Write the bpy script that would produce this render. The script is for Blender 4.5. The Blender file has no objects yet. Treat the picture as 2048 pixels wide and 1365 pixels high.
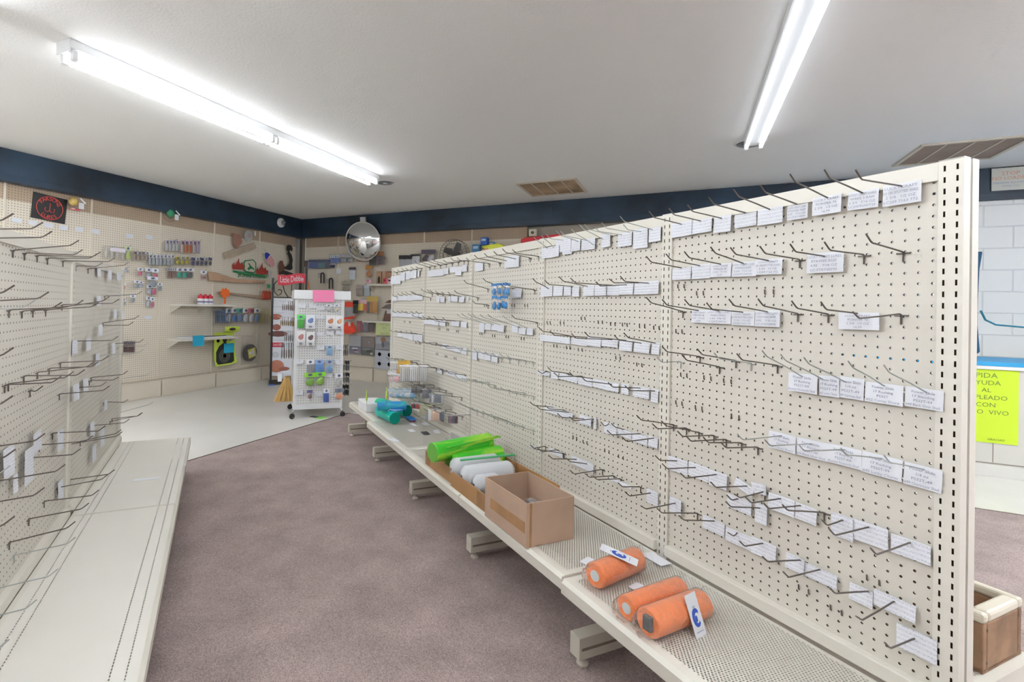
import bpy, bmesh, math, random
from mathutils import Vector, Matrix
random.seed(7)
I = .0254
SC = bpy.context.scene
COL = SC.collection
# ------------------------------------------------------------------ camera, world, exposure
# room axes: x to the right along the far wall, y towards the far wall, z up; lengths in inches, scaled by I
EYE = 46.2
YAW = .4602                      # camera is turned this far to the left of the far wall's normal
F_PX, PX, PY, PITCH, ROLL = 1012.27, 872.57, 606.08, .0077, -.0208
def _axes():
    cp, sp, cr, sr = math.cos(PITCH), math.sin(PITCH), math.cos(ROLL), math.sin(ROLL)
    r = Vector((1, 0, 0)); f = Vector((0, cp, sp)); d = f.cross(r)
    r2 = r*cr + d*sr; d2 = d*cr - r*sr
    q = Matrix.Rotation(YAW, 3, 'Z')
    return q @ r2, q @ d2, q @ f
AX_R, AX_D, AX_F = _axes()
cam = bpy.data.cameras.new('camera')
camo = bpy.data.objects.new('camera', cam); COL.objects.link(camo)
m = Matrix.Identity(4)
for i_, a_ in enumerate((AX_R, -AX_D, -AX_F)):
    for j_ in range(3): m[j_][i_] = a_[j_]
m.translation = Vector((0, 0, EYE*I)); camo.matrix_world = m
cam.sensor_width = 36; cam.lens = F_PX*36/2048
cam.shift_x = (1024-PX)/2048; cam.shift_y = -(682.5-PY)/2048
cam.clip_start = .02; SC.camera = camo
w = bpy.data.worlds.new('world'); SC.world = w; w.use_nodes = True
w.node_tree.nodes['Background'].inputs[0].default_value = (.75, .82, .9, 1)
w.node_tree.nodes['Background'].inputs[1].default_value = .3
SC.view_settings.view_transform = 'Standard'; SC.view_settings.look = 'None'
SC.view_settings.gamma = 1; SC.view_settings.use_curve_mapping = False
SC.view_settings.exposure = 1.36
SC.cycles.use_denoising = True
SC.cycles.max_bounces = 7; SC.cycles.diffuse_bounces = 4; SC.cycles.transparent_max_bounces = 20
SC.cycles.caustics_reflective = False; SC.cycles.caustics_refractive = False
SC.cycles.sample_clamp_indirect = 6
TUBE_POWER = 9.0

# ------------------------------------------------------------------ measuring helpers
def ray(px, py): return (AX_R*((px-PX)/F_PX) + AX_D*((py-PY)/F_PX) + AX_F)
def flr(px, py, z=0):
    r = ray(px, py); t = (z-EYE)/r.z
    return Vector((r.x*t, r.y*t, z))
class Surf:
    """an upright surface: lateral axis, height, and distance out of the surface"""
    def __init__(s, ox, oy, ang):
        s.o = Vector((ox, oy, 0)); s.a = ang
        s.ex = Vector((math.cos(ang), math.sin(ang), 0)); s.ey = Vector((-math.sin(ang), math.cos(ang), 0))
    def loc(s, x, z, d=0): return s.o + s.ex*x - s.ey*d + Vector((0, 0, z))
    def at(s, px, py, d=0):
        r = ray(px, py); t = (-d + (s.o - Vector((0, 0, EYE))).dot(s.ey))/r.dot(s.ey)
        p = r*t + Vector((0, 0, EYE))
        return (p-s.o).dot(s.ex), p.z
    def box(s, x0, y0, x1, y1, d=0):
        a, b = s.at(x0, y0, d), s.at(x1, y1, d)
        return min(a[0], b[0]), max(a[1], b[1]), max(a[0], b[0]), min(a[1], b[1])
    def fl(s, px, py, z=0):
        p = flr(px, py, z) - s.o
        return p.dot(s.ex), p.dot(s.ey)
AB = -.4083-YAW
U = Vector((math.sin(AB), math.cos(AB), 0)); P = Vector((math.cos(AB), -math.sin(AB), 0))
GR = Surf(P.x*58.42, P.y*58.42, AB+0)                     # right-hand gondola face (lateral = -u)
GR.a = math.atan2(-U.y, -U.x); GR = Surf(P.x*58.42, P.y*58.42, GR.a)
GL = Surf(-P.x*22.5, -P.y*22.5, math.atan2(U.y, U.x))     # left-hand gondola face (lateral = u)
LW = Surf(-231, 0, math.pi/2)                             # left wall pegboard
LB = Surf(-227, 0, math.pi/2)                             # left fascia
FW = Surf(0, 261, 0)                                      # far wall pegboard
FB = Surf(0, 257.3, 0)
CT = Surf(0, 205.7, 0)                                    # counter front
SP = Surf(-141, 157, .783)                                # spinner rack front
SPL = Surf(-141, 157, .783-math.pi/2)
SPR = Surf(SP.loc(19.5, 0).x, SP.loc(19.5, 0).y, .783+math.pi/2)

# ------------------------------------------------------------------ materials
MATS = {}
def sock(n, k, v):
    if k in n.inputs: n.inputs[k].default_value = v
def mat(name, col, rough=.6, metal=0, spec=None, noise=0, nscale=40, bump=0, bscale=80, emit=0, trans=0, alpha=1, sheen=0):
    if name in MATS: return MATS[name]
    m = bpy.data.materials.new(name); m.use_nodes = True; MATS[name] = m
    nt = m.node_tree; b = nt.nodes['Principled BSDF']
    c = tuple(col)+(1,)
    sock(b, 'Base Color', c); sock(b, 'Roughness', rough); sock(b, 'Metallic', metal)
    if spec is not None: sock(b, 'Specular IOR Level', spec)
    if trans: sock(b, 'Transmission Weight', trans)
    if alpha < 1: sock(b, 'Alpha', alpha)
    if emit:
        sock(b, 'Emission Color', c); sock(b, 'Emission Strength', emit)
    if noise or bump:
        tc = nt.nodes.new('ShaderNodeTexCoord')
    if noise:
        n = nt.nodes.new('ShaderNodeTexNoise'); n.inputs['Scale'].default_value = nscale; n.inputs['Detail'].default_value = 4
        nt.links.new(tc.outputs['Object'], n.inputs['Vector'])
        r = nt.nodes.new('ShaderNodeMapRange'); r.inputs[1].default_value = .3; r.inputs[2].default_value = .7
        r.inputs[3].default_value = 1-noise; r.inputs[4].default_value = 1+noise
        nt.links.new(n.outputs['Fac'], r.inputs[0])
        x = nt.nodes.new('ShaderNodeVectorMath'); x.operation = 'SCALE'; x.inputs[0].default_value = col
        nt.links.new(r.outputs[0], x.inputs['Scale']); nt.links.new(x.outputs[0], b.inputs['Base Color'])
    if bump:
        n = nt.nodes.new('ShaderNodeTexNoise'); n.inputs['Scale'].default_value = bscale; n.inputs['Detail'].default_value = 3
        nt.links.new(tc.outputs['Object'], n.inputs['Vector'])
        bp = nt.nodes.new('ShaderNodeBump'); bp.inputs['Strength'].default_value = bump; bp.inputs['Distance'].default_value = .004
        nt.links.new(n.outputs['Fac'], bp.inputs['Height']); nt.links.new(bp.outputs[0], b.inputs['Normal'])
    return m
def _math(nt, op, a, b=None, c=None):
    n = nt.nodes.new('ShaderNodeMath'); n.operation = op
    for i, v in enumerate((a, b, c)):
        if v is None: continue
        if isinstance(v, (int, float)): n.inputs[i].default_value = v
        else: nt.links.new(v, n.inputs[i])
    return n.outputs[0]
def holes(name, base, kind, ox=.2, oz=.2, r=.12, pitch=1.0):
    """sheet with punched holes: the material is cut away where the holes are"""
    if name in MATS: return MATS[name]
    m = base.copy(); m.name = name; MATS[name] = m; nt = m.node_tree
    b = nt.nodes['Principled BSDF']; out = nt.nodes['Material Output']
    tc = nt.nodes.new('ShaderNodeTexCoord'); sx = nt.nodes.new('ShaderNodeSeparateXYZ')
    nt.links.new(tc.outputs['Object'], sx.inputs[0])
    X = _math(nt, 'DIVIDE', sx.outputs[0], I); Y = _math(nt, 'DIVIDE', sx.outputs[1], I); Z = _math(nt, 'DIVIDE', sx.outputs[2], I)
    def cell(v, off, p):                       # signed distance to the nearest hole row
        q = _math(nt, 'DIVIDE', _math(nt, 'SUBTRACT', v, off), p)
        return _math(nt, 'MULTIPLY', _math(nt, 'SUBTRACT', _math(nt, 'FRACT', _math(nt, 'ADD', q, .5)), .5), p)
    def circ(u, v, r_): return _math(nt, 'LESS_THAN', _math(nt, 'ADD', _math(nt, 'MULTIPLY', u, u), _math(nt, 'MULTIPLY', v, v)), r_*r_)
    if kind == 'peg': mask = circ(cell(X, ox, pitch), cell(Z, oz, pitch), r)
    elif kind == 'perf':
        a = circ(cell(X, 0, pitch), cell(Y, 0, pitch*.8), r)
        c = circ(cell(X, pitch/2, pitch), cell(Y, pitch*.4, pitch*.8), r)
        mask = _math(nt, 'MAXIMUM', a, c)
    elif kind == 'slot':                       # two columns of upright slots
        zz = _math(nt, 'LESS_THAN', _math(nt, 'ABSOLUTE', cell(Z, oz, 1.0)), .25)
        a = _math(nt, 'ABSOLUTE', _math(nt, 'SUBTRACT', _math(nt, 'ABSOLUTE', _math(nt, 'SUBTRACT', X, ox)), .42))
        mask = _math(nt, 'MULTIPLY', _math(nt, 'LESS_THAN', a, .075), zz)
    elif kind == 'dash':                       # rows of short slots along the deck edges
        xx = _math(nt, 'LESS_THAN', _math(nt, 'ABSOLUTE', cell(X, 0, .5)), .15)
        k = None
        for y0 in ox:
            t = _math(nt, 'LESS_THAN', _math(nt, 'ABSOLUTE', _math(nt, 'SUBTRACT', Y, y0)), .07)
            k = t if k is None else _math(nt, 'MAXIMUM', k, t)
        mask = _math(nt, 'MULTIPLY', k, xx)
    tr = nt.nodes.new('ShaderNodeBsdfTransparent'); mx = nt.nodes.new('ShaderNodeMixShader')
    nt.links.new(mask, mx.inputs[0]); nt.links.new(b.outputs[0], mx.inputs[1]); nt.links.new(tr.outputs[0], mx.inputs[2])
    nt.links.new(mx.outputs[0], out.inputs['Surface'])
    return m
CREAM = (.71, .68, .605)
cream = mat('cream enamel', CREAM, .38, noise=.025, nscale=3)
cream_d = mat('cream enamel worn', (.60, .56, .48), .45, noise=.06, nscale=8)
sand = mat('sand enamel', (.73, .66, .555), .5, noise=.03, nscale=3)
hardboard = mat('painted hardboard', (.65, .615, .545), .55, noise=.03, nscale=2)
sandboard = mat('sand hardboard', (.76, .69, .58), .6, noise=.03, nscale=2)
peg_gr = holes('pegboard right', hardboard, 'peg')
peg_gl = holes('pegboard left', hardboard, 'peg', .3, .2, .11)
peg_shade = holes('pegboard strip in painted shade', mat('shade-tan hardboard strip', (.47, .36, .26), .7, noise=.05, nscale=3), 'peg', .3, .3, .155)  # darker tan puts the shade under the fascia into the colour
peg_w = holes('pegboard wall', sandboard, 'peg', .3, .3, .155)
peg_white = holes('pegboard white', mat('white hardboard', (.70, .70, .695), .5), 'peg', .25, .2, .14)
white_gloss = mat('white enamel', (.74, .75, .765), .35)
perf = holes('perforated deck', cream, 'perf', r=.118, pitch=.52)
wire_d = mat('dark wire', (.135, .115, .10), .4, .5)
raw = mat('raw hardboard back and post shade', (.13, .085, .055), .8)  # board backs; also the painted shade inside the hollow posts
raw_gr = holes('raw pegboard back right', raw, 'peg')
raw_gl = holes('raw pegboard back left', raw, 'peg', .3, .2, .11)
wire_g = mat('zinc wire', (.42, .45, .44), .35, .7)
wire_w = mat('white wire', (.75, .74, .70), .4)
black = mat('black paint', (.015, .015, .017), .45)
paper_plain = mat('white paper', (.76, .775, .82), .8)
ink = mat('pen ink', (.33, .35, .46), .7)
chrome = mat('chrome', (.75, .76, .78), .15, 1)
rubber = mat('rubber', (.03, .03, .03), .7)
def clear_mat(name, tint=(1, 1, 1), gl=.22, body=.06):
    if name in MATS: return MATS[name]
    m = bpy.data.materials.new(name); m.use_nodes = True; MATS[name] = m; nt = m.node_tree
    nt.nodes.remove(nt.nodes['Principled BSDF']); out = nt.nodes['Material Output']
    tr = nt.nodes.new('ShaderNodeBsdfTransparent'); tr.inputs[0].default_value = tuple(tint)+(1,)
    gs = nt.nodes.new('ShaderNodeBsdfGlossy'); gs.inputs['Roughness'].default_value = .07
    df = nt.nodes.new('ShaderNodeBsdfDiffuse'); df.inputs[0].default_value = (.8, .82, .85, 1)
    lw = nt.nodes.new('ShaderNodeLayerWeight'); lw.inputs[0].default_value = gl
    tc = nt.nodes.new('ShaderNodeTexCoord'); n = nt.nodes.new('ShaderNodeTexNoise'); n.inputs['Scale'].default_value = 60
    nt.links.new(tc.outputs['Object'], n.inputs['Vector'])
    bp = nt.nodes.new('ShaderNodeBump'); bp.inputs['Strength'].default_value = .8; bp.inputs['Distance'].default_value = .006
    nt.links.new(n.outputs['Fac'], bp.inputs['Height']); nt.links.new(bp.outputs[0], gs.inputs['Normal']); nt.links.new(bp.outputs[0], lw.inputs['Normal'])
    a = nt.nodes.new('ShaderNodeMixShader'); b = nt.nodes.new('ShaderNodeMixShader')
    nt.links.new(lw.outputs['Facing'], a.inputs[0]); nt.links.new(tr.outputs[0], a.inputs[1]); nt.links.new(gs.outputs[0], a.inputs[2])
    b.inputs[0].default_value = body; nt.links.new(a.outputs[0], b.inputs[1]); nt.links.new(df.outputs[0], b.inputs[2])
    nt.links.new(b.outputs[0], out.inputs['Surface'])
    return m
clear = clear_mat('clear plastic', gl=.18, body=.03)
cloudy = clear_mat('cloudy plastic', (.9, .93, .96), .35, .35)
def scribble_mat():
    m = mat('handwritten paper', (.76, .775, .82), .8); nt = m.node_tree; b = nt.nodes['Principled BSDF']
    tc = nt.nodes.new('ShaderNodeTexCoord'); sx = nt.nodes.new('ShaderNodeSeparateXYZ'); nt.links.new(tc.outputs['Object'], sx.inputs[0])
    X = _math(nt, 'DIVIDE', sx.outputs[0], I); Z = _math(nt, 'DIVIDE', sx.outputs[2], I)
    fz = _math(nt, 'FRACT', _math(nt, 'DIVIDE', Z, .42))
    ln = _math(nt, 'LESS_THAN', _math(nt, 'ABSOLUTE', _math(nt, 'SUBTRACT', fz, .5)), .27)
    cb = nt.nodes.new('ShaderNodeCombineXYZ'); nt.links.new(_math(nt, 'MULTIPLY', X, 7.5), cb.inputs[0]); nt.links.new(_math(nt, 'MULTIPLY', Z, 9), cb.inputs[2])
    n = nt.nodes.new('ShaderNodeTexNoise'); n.inputs['Scale'].default_value = 1; n.inputs['Detail'].default_value = 1.5
    nt.links.new(cb.outputs[0], n.inputs['Vector'])
    ridge = _math(nt, 'LESS_THAN', _math(nt, 'ABSOLUTE', _math(nt, 'SUBTRACT', n.outputs['Fac'], .5)), .03)
    k = _math(nt, 'MULTIPLY', _math(nt, 'MULTIPLY', ridge, ln), .55)
    mx = nt.nodes.new('ShaderNodeMix'); mx.data_type = 'RGBA'
    nt.links.new(k, mx.inputs[0]); mx.inputs[6].default_value = (.76, .775, .82, 1); mx.inputs[7].default_value = (.2, .22, .34, 1)
    nt.links.new(mx.outputs[2], b.inputs['Base Color'])
    return m
paper = scribble_mat()
_cc = {}
def C_(r, g, b, rough=.5):
    k = (r, g, b, rough)
    if k not in _cc: _cc[k] = mat('colour %.2f %.2f %.2f %.1f' % k, (r, g, b), rough)
    return _cc[k]

# ------------------------------------------------------------------ mesh building (inches)
class MB:
    def __init__(s): s.v = []; s.f = []; s.mi = []
    def add(s, vs, fs, mi=0, M=None):
        n = len(s.v)
        s.v += [tuple((M @ Vector(v)) if M is not None else v) for v in vs]
        s.f += [tuple(n+i for i in f) for f in fs]; s.mi += [mi]*len(fs); return s
    def box(s, x0, y0, z0, x1, y1, z1, mi=0, M=None):
        v = [(x, y, z) for z in (z0, z1) for y in (y0, y1) for x in (x0, x1)]
        return s.add(v, [(0, 2, 3, 1), (4, 5, 7, 6), (0, 1, 5, 4), (2, 6, 7, 3), (0, 4, 6, 2), (1, 3, 7, 5)], mi, M)
    def tube(s, pts, r, n=6, mi=0, M=None, cap=True):
        pts = [Vector(p) for p in pts]; vs = []; fs = []; up = None
        rr = r if isinstance(r, (list, tuple)) else [r]*len(pts)
        for i, p in enumerate(pts):
            t = (pts[min(i+1, len(pts)-1)] - pts[max(i-1, 0)])
            if t.length < 1e-6: t = Vector((0, 0, 1))
            t.normalize()
            if up is None: up = Vector((0, 0, 1)) if abs(t.z) < .9 else Vector((1, 0, 0))
            a = t.cross(up)
            if a.length < 1e-4: a = t.cross(Vector((1, .3, 0)))
            a.normalize(); b = a.cross(t); up = b
            for k in range(n):
                w_ = 2*math.pi*k/n; vs.append(tuple(p + (a*math.cos(w_) + b*math.sin(w_))*rr[i]))
        for i in range(len(pts)-1):
            for k in range(n):
                k2 = (k+1) % n; fs.append((i*n+k, i*n+k2, (i+1)*n+k2, (i+1)*n+k))
        if cap:
            fs.append(tuple(range(n))[::-1]); fs.append(tuple((len(pts)-1)*n+k for k in range(n)))
        return s.add(vs, fs, mi, M)
    def lathe(s, prof, n=24, mi=0, M=None):
        """profile [(radius, height)] about local z"""
        vs = []; fs = []
        for r, z in prof:
            for k in range(n): vs.append((r*math.cos(2*math.pi*k/n), r*math.sin(2*math.pi*k/n), z))
        for i in range(len(prof)-1):
            for k in range(n):
                k2 = (k+1) % n; fs.append((i*n+k, i*n+k2, (i+1)*n+k2, (i+1)*n+k))
        if prof[0][0] > .001: fs.append(tuple(range(n))[::-1])
        if prof[-1][0] > .001: fs.append(tuple((len(prof)-1)*n+k for k in range(n)))
        return s.add(vs, fs, mi, M)
    def prism(s, pts, y0, y1, mi=0, M=None):
        """outline in the x-z plane given thickness along y"""
        n = len(pts); vs = [(x, y0, z) for x, z in pts] + [(x, y1, z) for x, z in pts]
        fs = [tuple(range(n)), tuple(range(2*n-1, n-1, -1))] + [(i, i+n, (i+1) % n+n, (i+1) % n) for i in range(n)]
        return s.add(vs, fs, mi, M)
    def pillow(s, w_, h, t, cx=0, cy=0, cz=0, mi=0, M=None, n=6):
        vs = []; fs = []
        for sg in (-1, 1):
            for j in range(n+1):
                for i in range(n+1):
                    a, b = 2*i/n-1, 2*j/n-1
                    vs.append((cx+a*w_/2, cy+sg*(t/2)*(1-a**4)*(1-b**4)+sg*.01, cz+b*h/2))
        N = (n+1)**2
        for j in range(n):
            for i in range(n):
                k = j*(n+1)+i; fs.append((k, k+1, k+n+2, k+n+1)); fs.append((N+k, N+k+n+1, N+k+n+2, N+k+1))
        return s.add(vs, fs, mi, M)
    def ball(s, cx, cy, cz, rx, ry=None, rz=None, mi=0, M=None, n=12):
        ry = ry or rx; rz = rz or rx; vs = []; fs = []; h = n//2
        for j in range(h+1):
            ph = math.pi*j/h
            for k in range(n): vs.append((cx+rx*math.sin(ph)*math.cos(2*math.pi*k/n), cy+ry*math.sin(ph)*math.sin(2*math.pi*k/n), cz-rz*math.cos(ph)))
        for j in range(h):
            for k in range(n):
                k2 = (k+1) % n; fs.append((j*n+k, j*n+k2, (j+1)*n+k2, (j+1)*n+k))
        return s.add(vs, fs, mi, M)
    def mesh(s, name, mats, smooth=False):
        me = bpy.data.meshes.new(name); me.from_pydata([(x*I, y*I, z*I) for x, y, z in s.v], [], s.f)
        mats = mats if isinstance(mats, (list, tuple)) else [mats]
        for m_ in mats: me.materials.append(m_)
        for p_, k in zip(me.polygons, s.mi): p_.material_index = k; p_.use_smooth = smooth
        me.validate(); me.update(); return me
    def build(s, name, mats, parent=None, smooth=False, bev=0, loc=None, rot=0):
        o = bpy.data.objects.new(name, s.mesh(name, mats, smooth)); COL.objects.link(o)
        if parent is not None: o.parent = parent
        if loc is not None: o.location = Vector(loc)*I
        if rot: o.rotation_euler = (0, 0, rot)
        if bev:
            b = o.modifiers.new('edge', 'BEVEL'); b.width = bev*I; b.segments = 2; b.limit_method = 'ANGLE'
        if smooth and not bev:
            try: o.data.set_sharp_from_angle(angle=math.radians(40))
            except Exception: pass
        return o
_tx = {}
def glyphs(txt, size=1.0, ext=.01):
    """lettering as (verts, faces) in inches: x right, z up, centred, front at -y"""
    k = (txt, size, ext)
    if k in _tx: return _tx[k]
    cu = bpy.data.curves.new('t', 'FONT'); cu.body = txt; cu.size = size; cu.extrude = ext; cu.align_x = 'CENTER'; cu.align_y = 'CENTER'
    cu.resolution_u = 2
    o = bpy.data.objects.new('t', cu); COL.objects.link(o)
    dg = bpy.context.evaluated_depsgraph_get(); me = bpy.data.meshes.new_from_object(o.evaluated_get(dg))
    vs = [(v.co.x, -v.co.z, v.co.y) for v in me.vertices]; fs = [tuple(p_.vertices) for p_ in me.polygons]
    bpy.data.objects.remove(o); bpy.data.curves.remove(cu); bpy.data.meshes.remove(me)
    _tx[k] = (vs, fs); return vs, fs
def T(x=0, y=0, z=0, rz=0, ry=0, rx=0, s=1):
    return Matrix.Translation((x, y, z)) @ Matrix.Rotation(rz, 4, 'Z') @ Matrix.Rotation(ry, 4, 'Y') @ Matrix.Rotation(rx, 4, 'X') @ Matrix.Scale(s, 4)
def tag(o, label, cat, group=None):
    o['label'] = label; o['category'] = cat
    if group: o['group'] = group
    return o
def thing(name, label, cat, loc=(0, 0, 0), rot=0, group=None):
    o = bpy.data.objects.new(name, None); COL.objects.link(o); o.empty_display_size = .05
    o.location = Vector(loc)*I; o.rotation_euler = (0, 0, rot)
    return tag(o, label, cat, group)
def on(S, name, label, cat, x, z, d=0, group=None, rot=0):
    return thing(name, label, cat, S.loc(x, z, d), S.a+rot, group)
def struct(o): o['kind'] = 'structure'; return o
ORD = ['first', 'second', 'third', 'fourth', 'fifth', 'sixth', 'seventh', 'eighth', 'ninth', 'tenth', 'eleventh', 'twelfth', 'thirteenth',
       'fourteenth', 'fifteenth', 'sixteenth', 'seventeenth', 'eighteenth', 'nineteenth', 'twentieth']

# ------------------------------------------------------------------ room shell
def shell():
    fm = mat('beige vinyl floor', (.75, .73, .69), .3, noise=.05, nscale=1.6)
    nt = fm.node_tree
    struct(MB().box(-236, -150, -4, 250, 268, 0).build('floor', fm))
    cm = mat('brown carpet', (.35, .275, .26), .95, noise=.16, nscale=5)
    nt = cm.node_tree; b = nt.nodes['Principled BSDF']; tc = nt.nodes.new('ShaderNodeTexCoord')
    n = nt.nodes.new('ShaderNodeTexNoise'); n.inputs['Scale'].default_value = 260; n.inputs['Detail'].default_value = 2
    nt.links.new(tc.outputs['Object'], n.inputs['Vector'])
    old = b.inputs['Base Color'].links[0].from_socket
    mr = nt.nodes.new('ShaderNodeMapRange'); mr.inputs[1].default_value = .25; mr.inputs[2].default_value = .75; mr.inputs[3].default_value = .55; mr.inputs[4].default_value = 1.45
    nt.links.new(n.outputs['Fac'], mr.inputs[0])
    sc = nt.nodes.new('ShaderNodeVectorMath'); sc.operation = 'SCALE'; nt.links.new(old, sc.inputs[0]); nt.links.new(mr.outputs[0], sc.inputs['Scale'])
    nt.links.new(sc.outputs[0], b.inputs['Base Color'])
    bp = nt.nodes.new('ShaderNodeBump'); bp.inputs['Strength'].default_value = .5; bp.inputs['Distance'].default_value = .004
    nt.links.new(n.outputs['Fac'], bp.inputs['Height']); nt.links.new(bp.outputs[0], b.inputs['Normal'])
    v = [(-128, -149), (-128, 176), (249, 160), (249, -149)]
    c = MB(); c.add([(x, y, z) for z in (0, .22) for x, y in v], [(0, 1, 2, 3), (7, 6, 5, 4), (0, 4, 5, 1), (1, 5, 6, 2), (2, 6, 7, 3), (3, 7, 4, 0)])
    o = c.build('floor_carpet', cm); struct(o)
    e = MB(); e.tube([(-128.2, -149, .12), (-128.2, 176.2, .12), (249, 160.2, .12)], .28, 4)
    struct(e.build('trim_3', mat('carpet edging', (.10, .07, .055), .6)))
    cl = mat('textured ceiling', (.86, .86, .85), .9, bump=.55, bscale=75)
    struct(MB().box(-236, -150, 101.7, 250, 268, 106).build('ceiling', cl))
    taupe = mat('taupe wall paint', (.40, .36, .30), .7, noise=.03, nscale=2)
    wall = mat('wall paint', (.66, .64, .60), .7)
    struct(MB().box(-240, -150, 0, -233, 268, 101.7).build('wall_left', wall))
    struct(MB().box(-233, 263, 0, 18, 268, 101.7).build('wall_far', taupe))
    bm = mat('white painted block', (.84, .85, .84), .5)
    nt = bm.node_tree; b = nt.nodes['Principled BSDF']; tc = nt.nodes.new('ShaderNodeTexCoord'); mp = nt.nodes.new('ShaderNodeMapping')
    mp.inputs['Rotation'].default_value = (math.pi/2, 0, 0); nt.links.new(tc.outputs['Object'], mp.inputs[0])
    bk = nt.nodes.new('ShaderNodeTexBrick'); bk.inputs['Scale'].default_value = 1
    bk.inputs['Brick Width'].default_value = 16*I; bk.inputs['Row Height'].default_value = 8*I; bk.inputs['Mortar Size'].default_value = .28*I
    bk.inputs['Mortar Smooth'].default_value = .6; nt.links.new(mp.outputs[0], bk.inputs['Vector'])
    bp = nt.nodes.new('ShaderNodeBump'); bp.inputs['Strength'].default_value = .7; bp.inputs['Distance'].default_value = .006; bp.invert = True
    nt.links.new(bk.outputs['Fac'], bp.inputs['Height']); nt.links.new(bp.outputs[0], b.inputs['Normal'])
    mx = nt.nodes.new('ShaderNodeMix'); mx.data_type = 'RGBA'; mx.inputs[6].default_value = (.90, .91, .90, 1); mx.inputs[7].default_value = (.80, .81, .82, 1)
    nt.links.new(bk.outputs['Fac'], mx.inputs[0]); nt.links.new(mx.outputs[2], b.inputs['Base Color'])
    struct(MB().box(0, 0, 0, 232, 8, 101.7).build('wall_far_block', bm, loc=(18, 258, 0)))
    struct(MB().box(250, -150, 0, 256, 268, 101.7).build('wall_right', wall))
    struct(MB().box(-240, -156, 0, 256, -150, 101.7).build('wall_back', wall))
    navy = mat('navy fascia paint', (.016, .036, .066), .42, noise=.65, nscale=1.7)
    a = MB().box(-233, -150, 89.6, -227, 263, 101.6); a.box(-227, -150, 89.6, -226.6, 263, 92.2)
    struct(a.build('trim_1', navy, bev=.08))
    a = MB().box(-227, 257.3, 89.6, 250, 263, 101.6); a.box(-227, 256.9, 89.6, 250, 257.3, 92.2)
    for x in (-150, -90, -62, -30, 40, 120): a.box(x, 257.15, 89.7, x+.15, 257.3, 101.5)
    struct(a.build('trim_2', navy, bev=.08))
shell()

# ------------------------------------------------------------------ light fixtures
tube_m = mat('lit fluorescent tube', (1, 1, 1), .5, emit=TUBE_POWER)  # tubes of the unseen fixtures added for fill
tube_m.node_tree.nodes['Principled BSDF'].inputs['Emission Color'].default_value = (.92, .96, 1, 1)
tube_v = mat('lit fluorescent tube dimmed', (1, 1, 1), .5, emit=7.5)  # left visible tubes, dimmed to keep the ceiling glow down
tube_v.node_tree.nodes['Principled BSDF'].inputs['Emission Color'].default_value = (.92, .96, 1, 1)
tube_r = mat('lit fluorescent tube long', (1, 1, 1), .5, emit=.85)
tube_r.node_tree.nodes['Principled BSDF'].inputs['Emission Color'].default_value = (.86, .93, 1, 1)
tube_x = mat('added bright fill tube', (1, 1, 1), .5, emit=27)  # stronger tubes for the unseen fixtures added as fill
tube_x.node_tree.nodes['Principled BSDF'].inputs['Emission Color'].default_value = (.9, .95, 1, 1)
fix_w = mat('fixture white', (.82, .83, .84), .4)
def fixture(x, y0, label, n=2, tm=None):
    t = thing('ceiling_light', label, 'light', (x, y0, 101.7), 0, 'fluorescent strip lights on the ceiling')
    L = 120
    b = MB(); b.prism([(-2.4, 0), (-2.4, -1.9), (-1.2, -2.6), (1.2, -2.6), (2.4, -1.9), (2.4, 0)], 0, L)
    b.build('channel_housing', fix_w, t, bev=.08)
    for k in range(n):
        a0, a1 = k*L/n+1.0, (k+1)*L/n-1.0
        for sx in (-1.95, 1.95):
            MB().tube([(sx, a0+1.2, -3.6), (sx, a1-1.2, -3.6)], .55, 12).build('tube', tm or tube_m, t, True)
            for yy in (a0, a1):
                h = MB(); h.box(sx-.55, yy-.5, -4.3, sx+.55, yy+.5, -2.2); h.build('lamp_holder', fix_w, t, bev=.1)
    for yy in (-.32, L+.02): MB().box(-2.5, yy, -2.7, 2.5, yy+.3, 0).build('end_cap', fix_w, t, bev=.05)
fixture(-120.6, 61, 'long twin-tube fluorescent strip light on the ceiling at left, housing visible', 2, tube_v)
fixture(17.8, 66, 'long twin-tube fluorescent strip light at upper right, two glaring tubes seen end-on', 1, tube_r)
for x_, y_, l_ in ((17.8, -62, 'straight over the camera'), (-120.6, -74, 'over the left aisle behind the camera'), (-190, -66, 'by the left wall behind the camera'),
                   (-50, -60, 'over the middle aisle behind the camera'), (90, -112, 'over the right aisle behind the camera'), (160, -112, 'at the far right behind the camera'),
                   (98, 42, 'right of the long gondola'), (150, 50, 'over the right side of the service counter'), (215, 50, 'by the right wall')):
    fixture(x_, y_, 'added unseen twin-tube fill light on the ceiling ' + l_, 1, tube_x if y_ > 0 or x_ < -100 else None)  # strip lights added out of view to brighten the room

def round_vent(x, y, r, label):
    t = thing('ceiling_vent', label, 'vent', (x, y, 101.7))
    MB().lathe([(r, 0), (r, -.15), (r*.86, -.5), (r*.8, -.2), (r*.8, 0)], 32).build('flange', fix_w, t, True)
    for q in (.68, .5, .32): MB().lathe([(r*q, -.1), (r*(q+.07), -.75), (r*(q+.04), -.8), (r*(q-.03), -.15)], 28).build('louvre_ring', mat('vent grey', (.35, .37, .4), .5), t, True)
    MB().lathe([(.01, -.05), (r*.2, -.05), (r*.2, -.8), (.01, -.85)], 20).build('centre_cone', fix_w, t, True)
    MB().lathe([(.01, -.02), (r*.8, -.02), (r*.8, -.04), (.01, -.04)], 24).build('throat', MATS['vent grey'], t)
round_vent(17.6, 191.5, 4.9, 'round slotted ceiling vent right at the end of the right strip light')
round_vent(-122, 192, 4.4, 'small round ceiling vent just beyond the left strip light')
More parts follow.
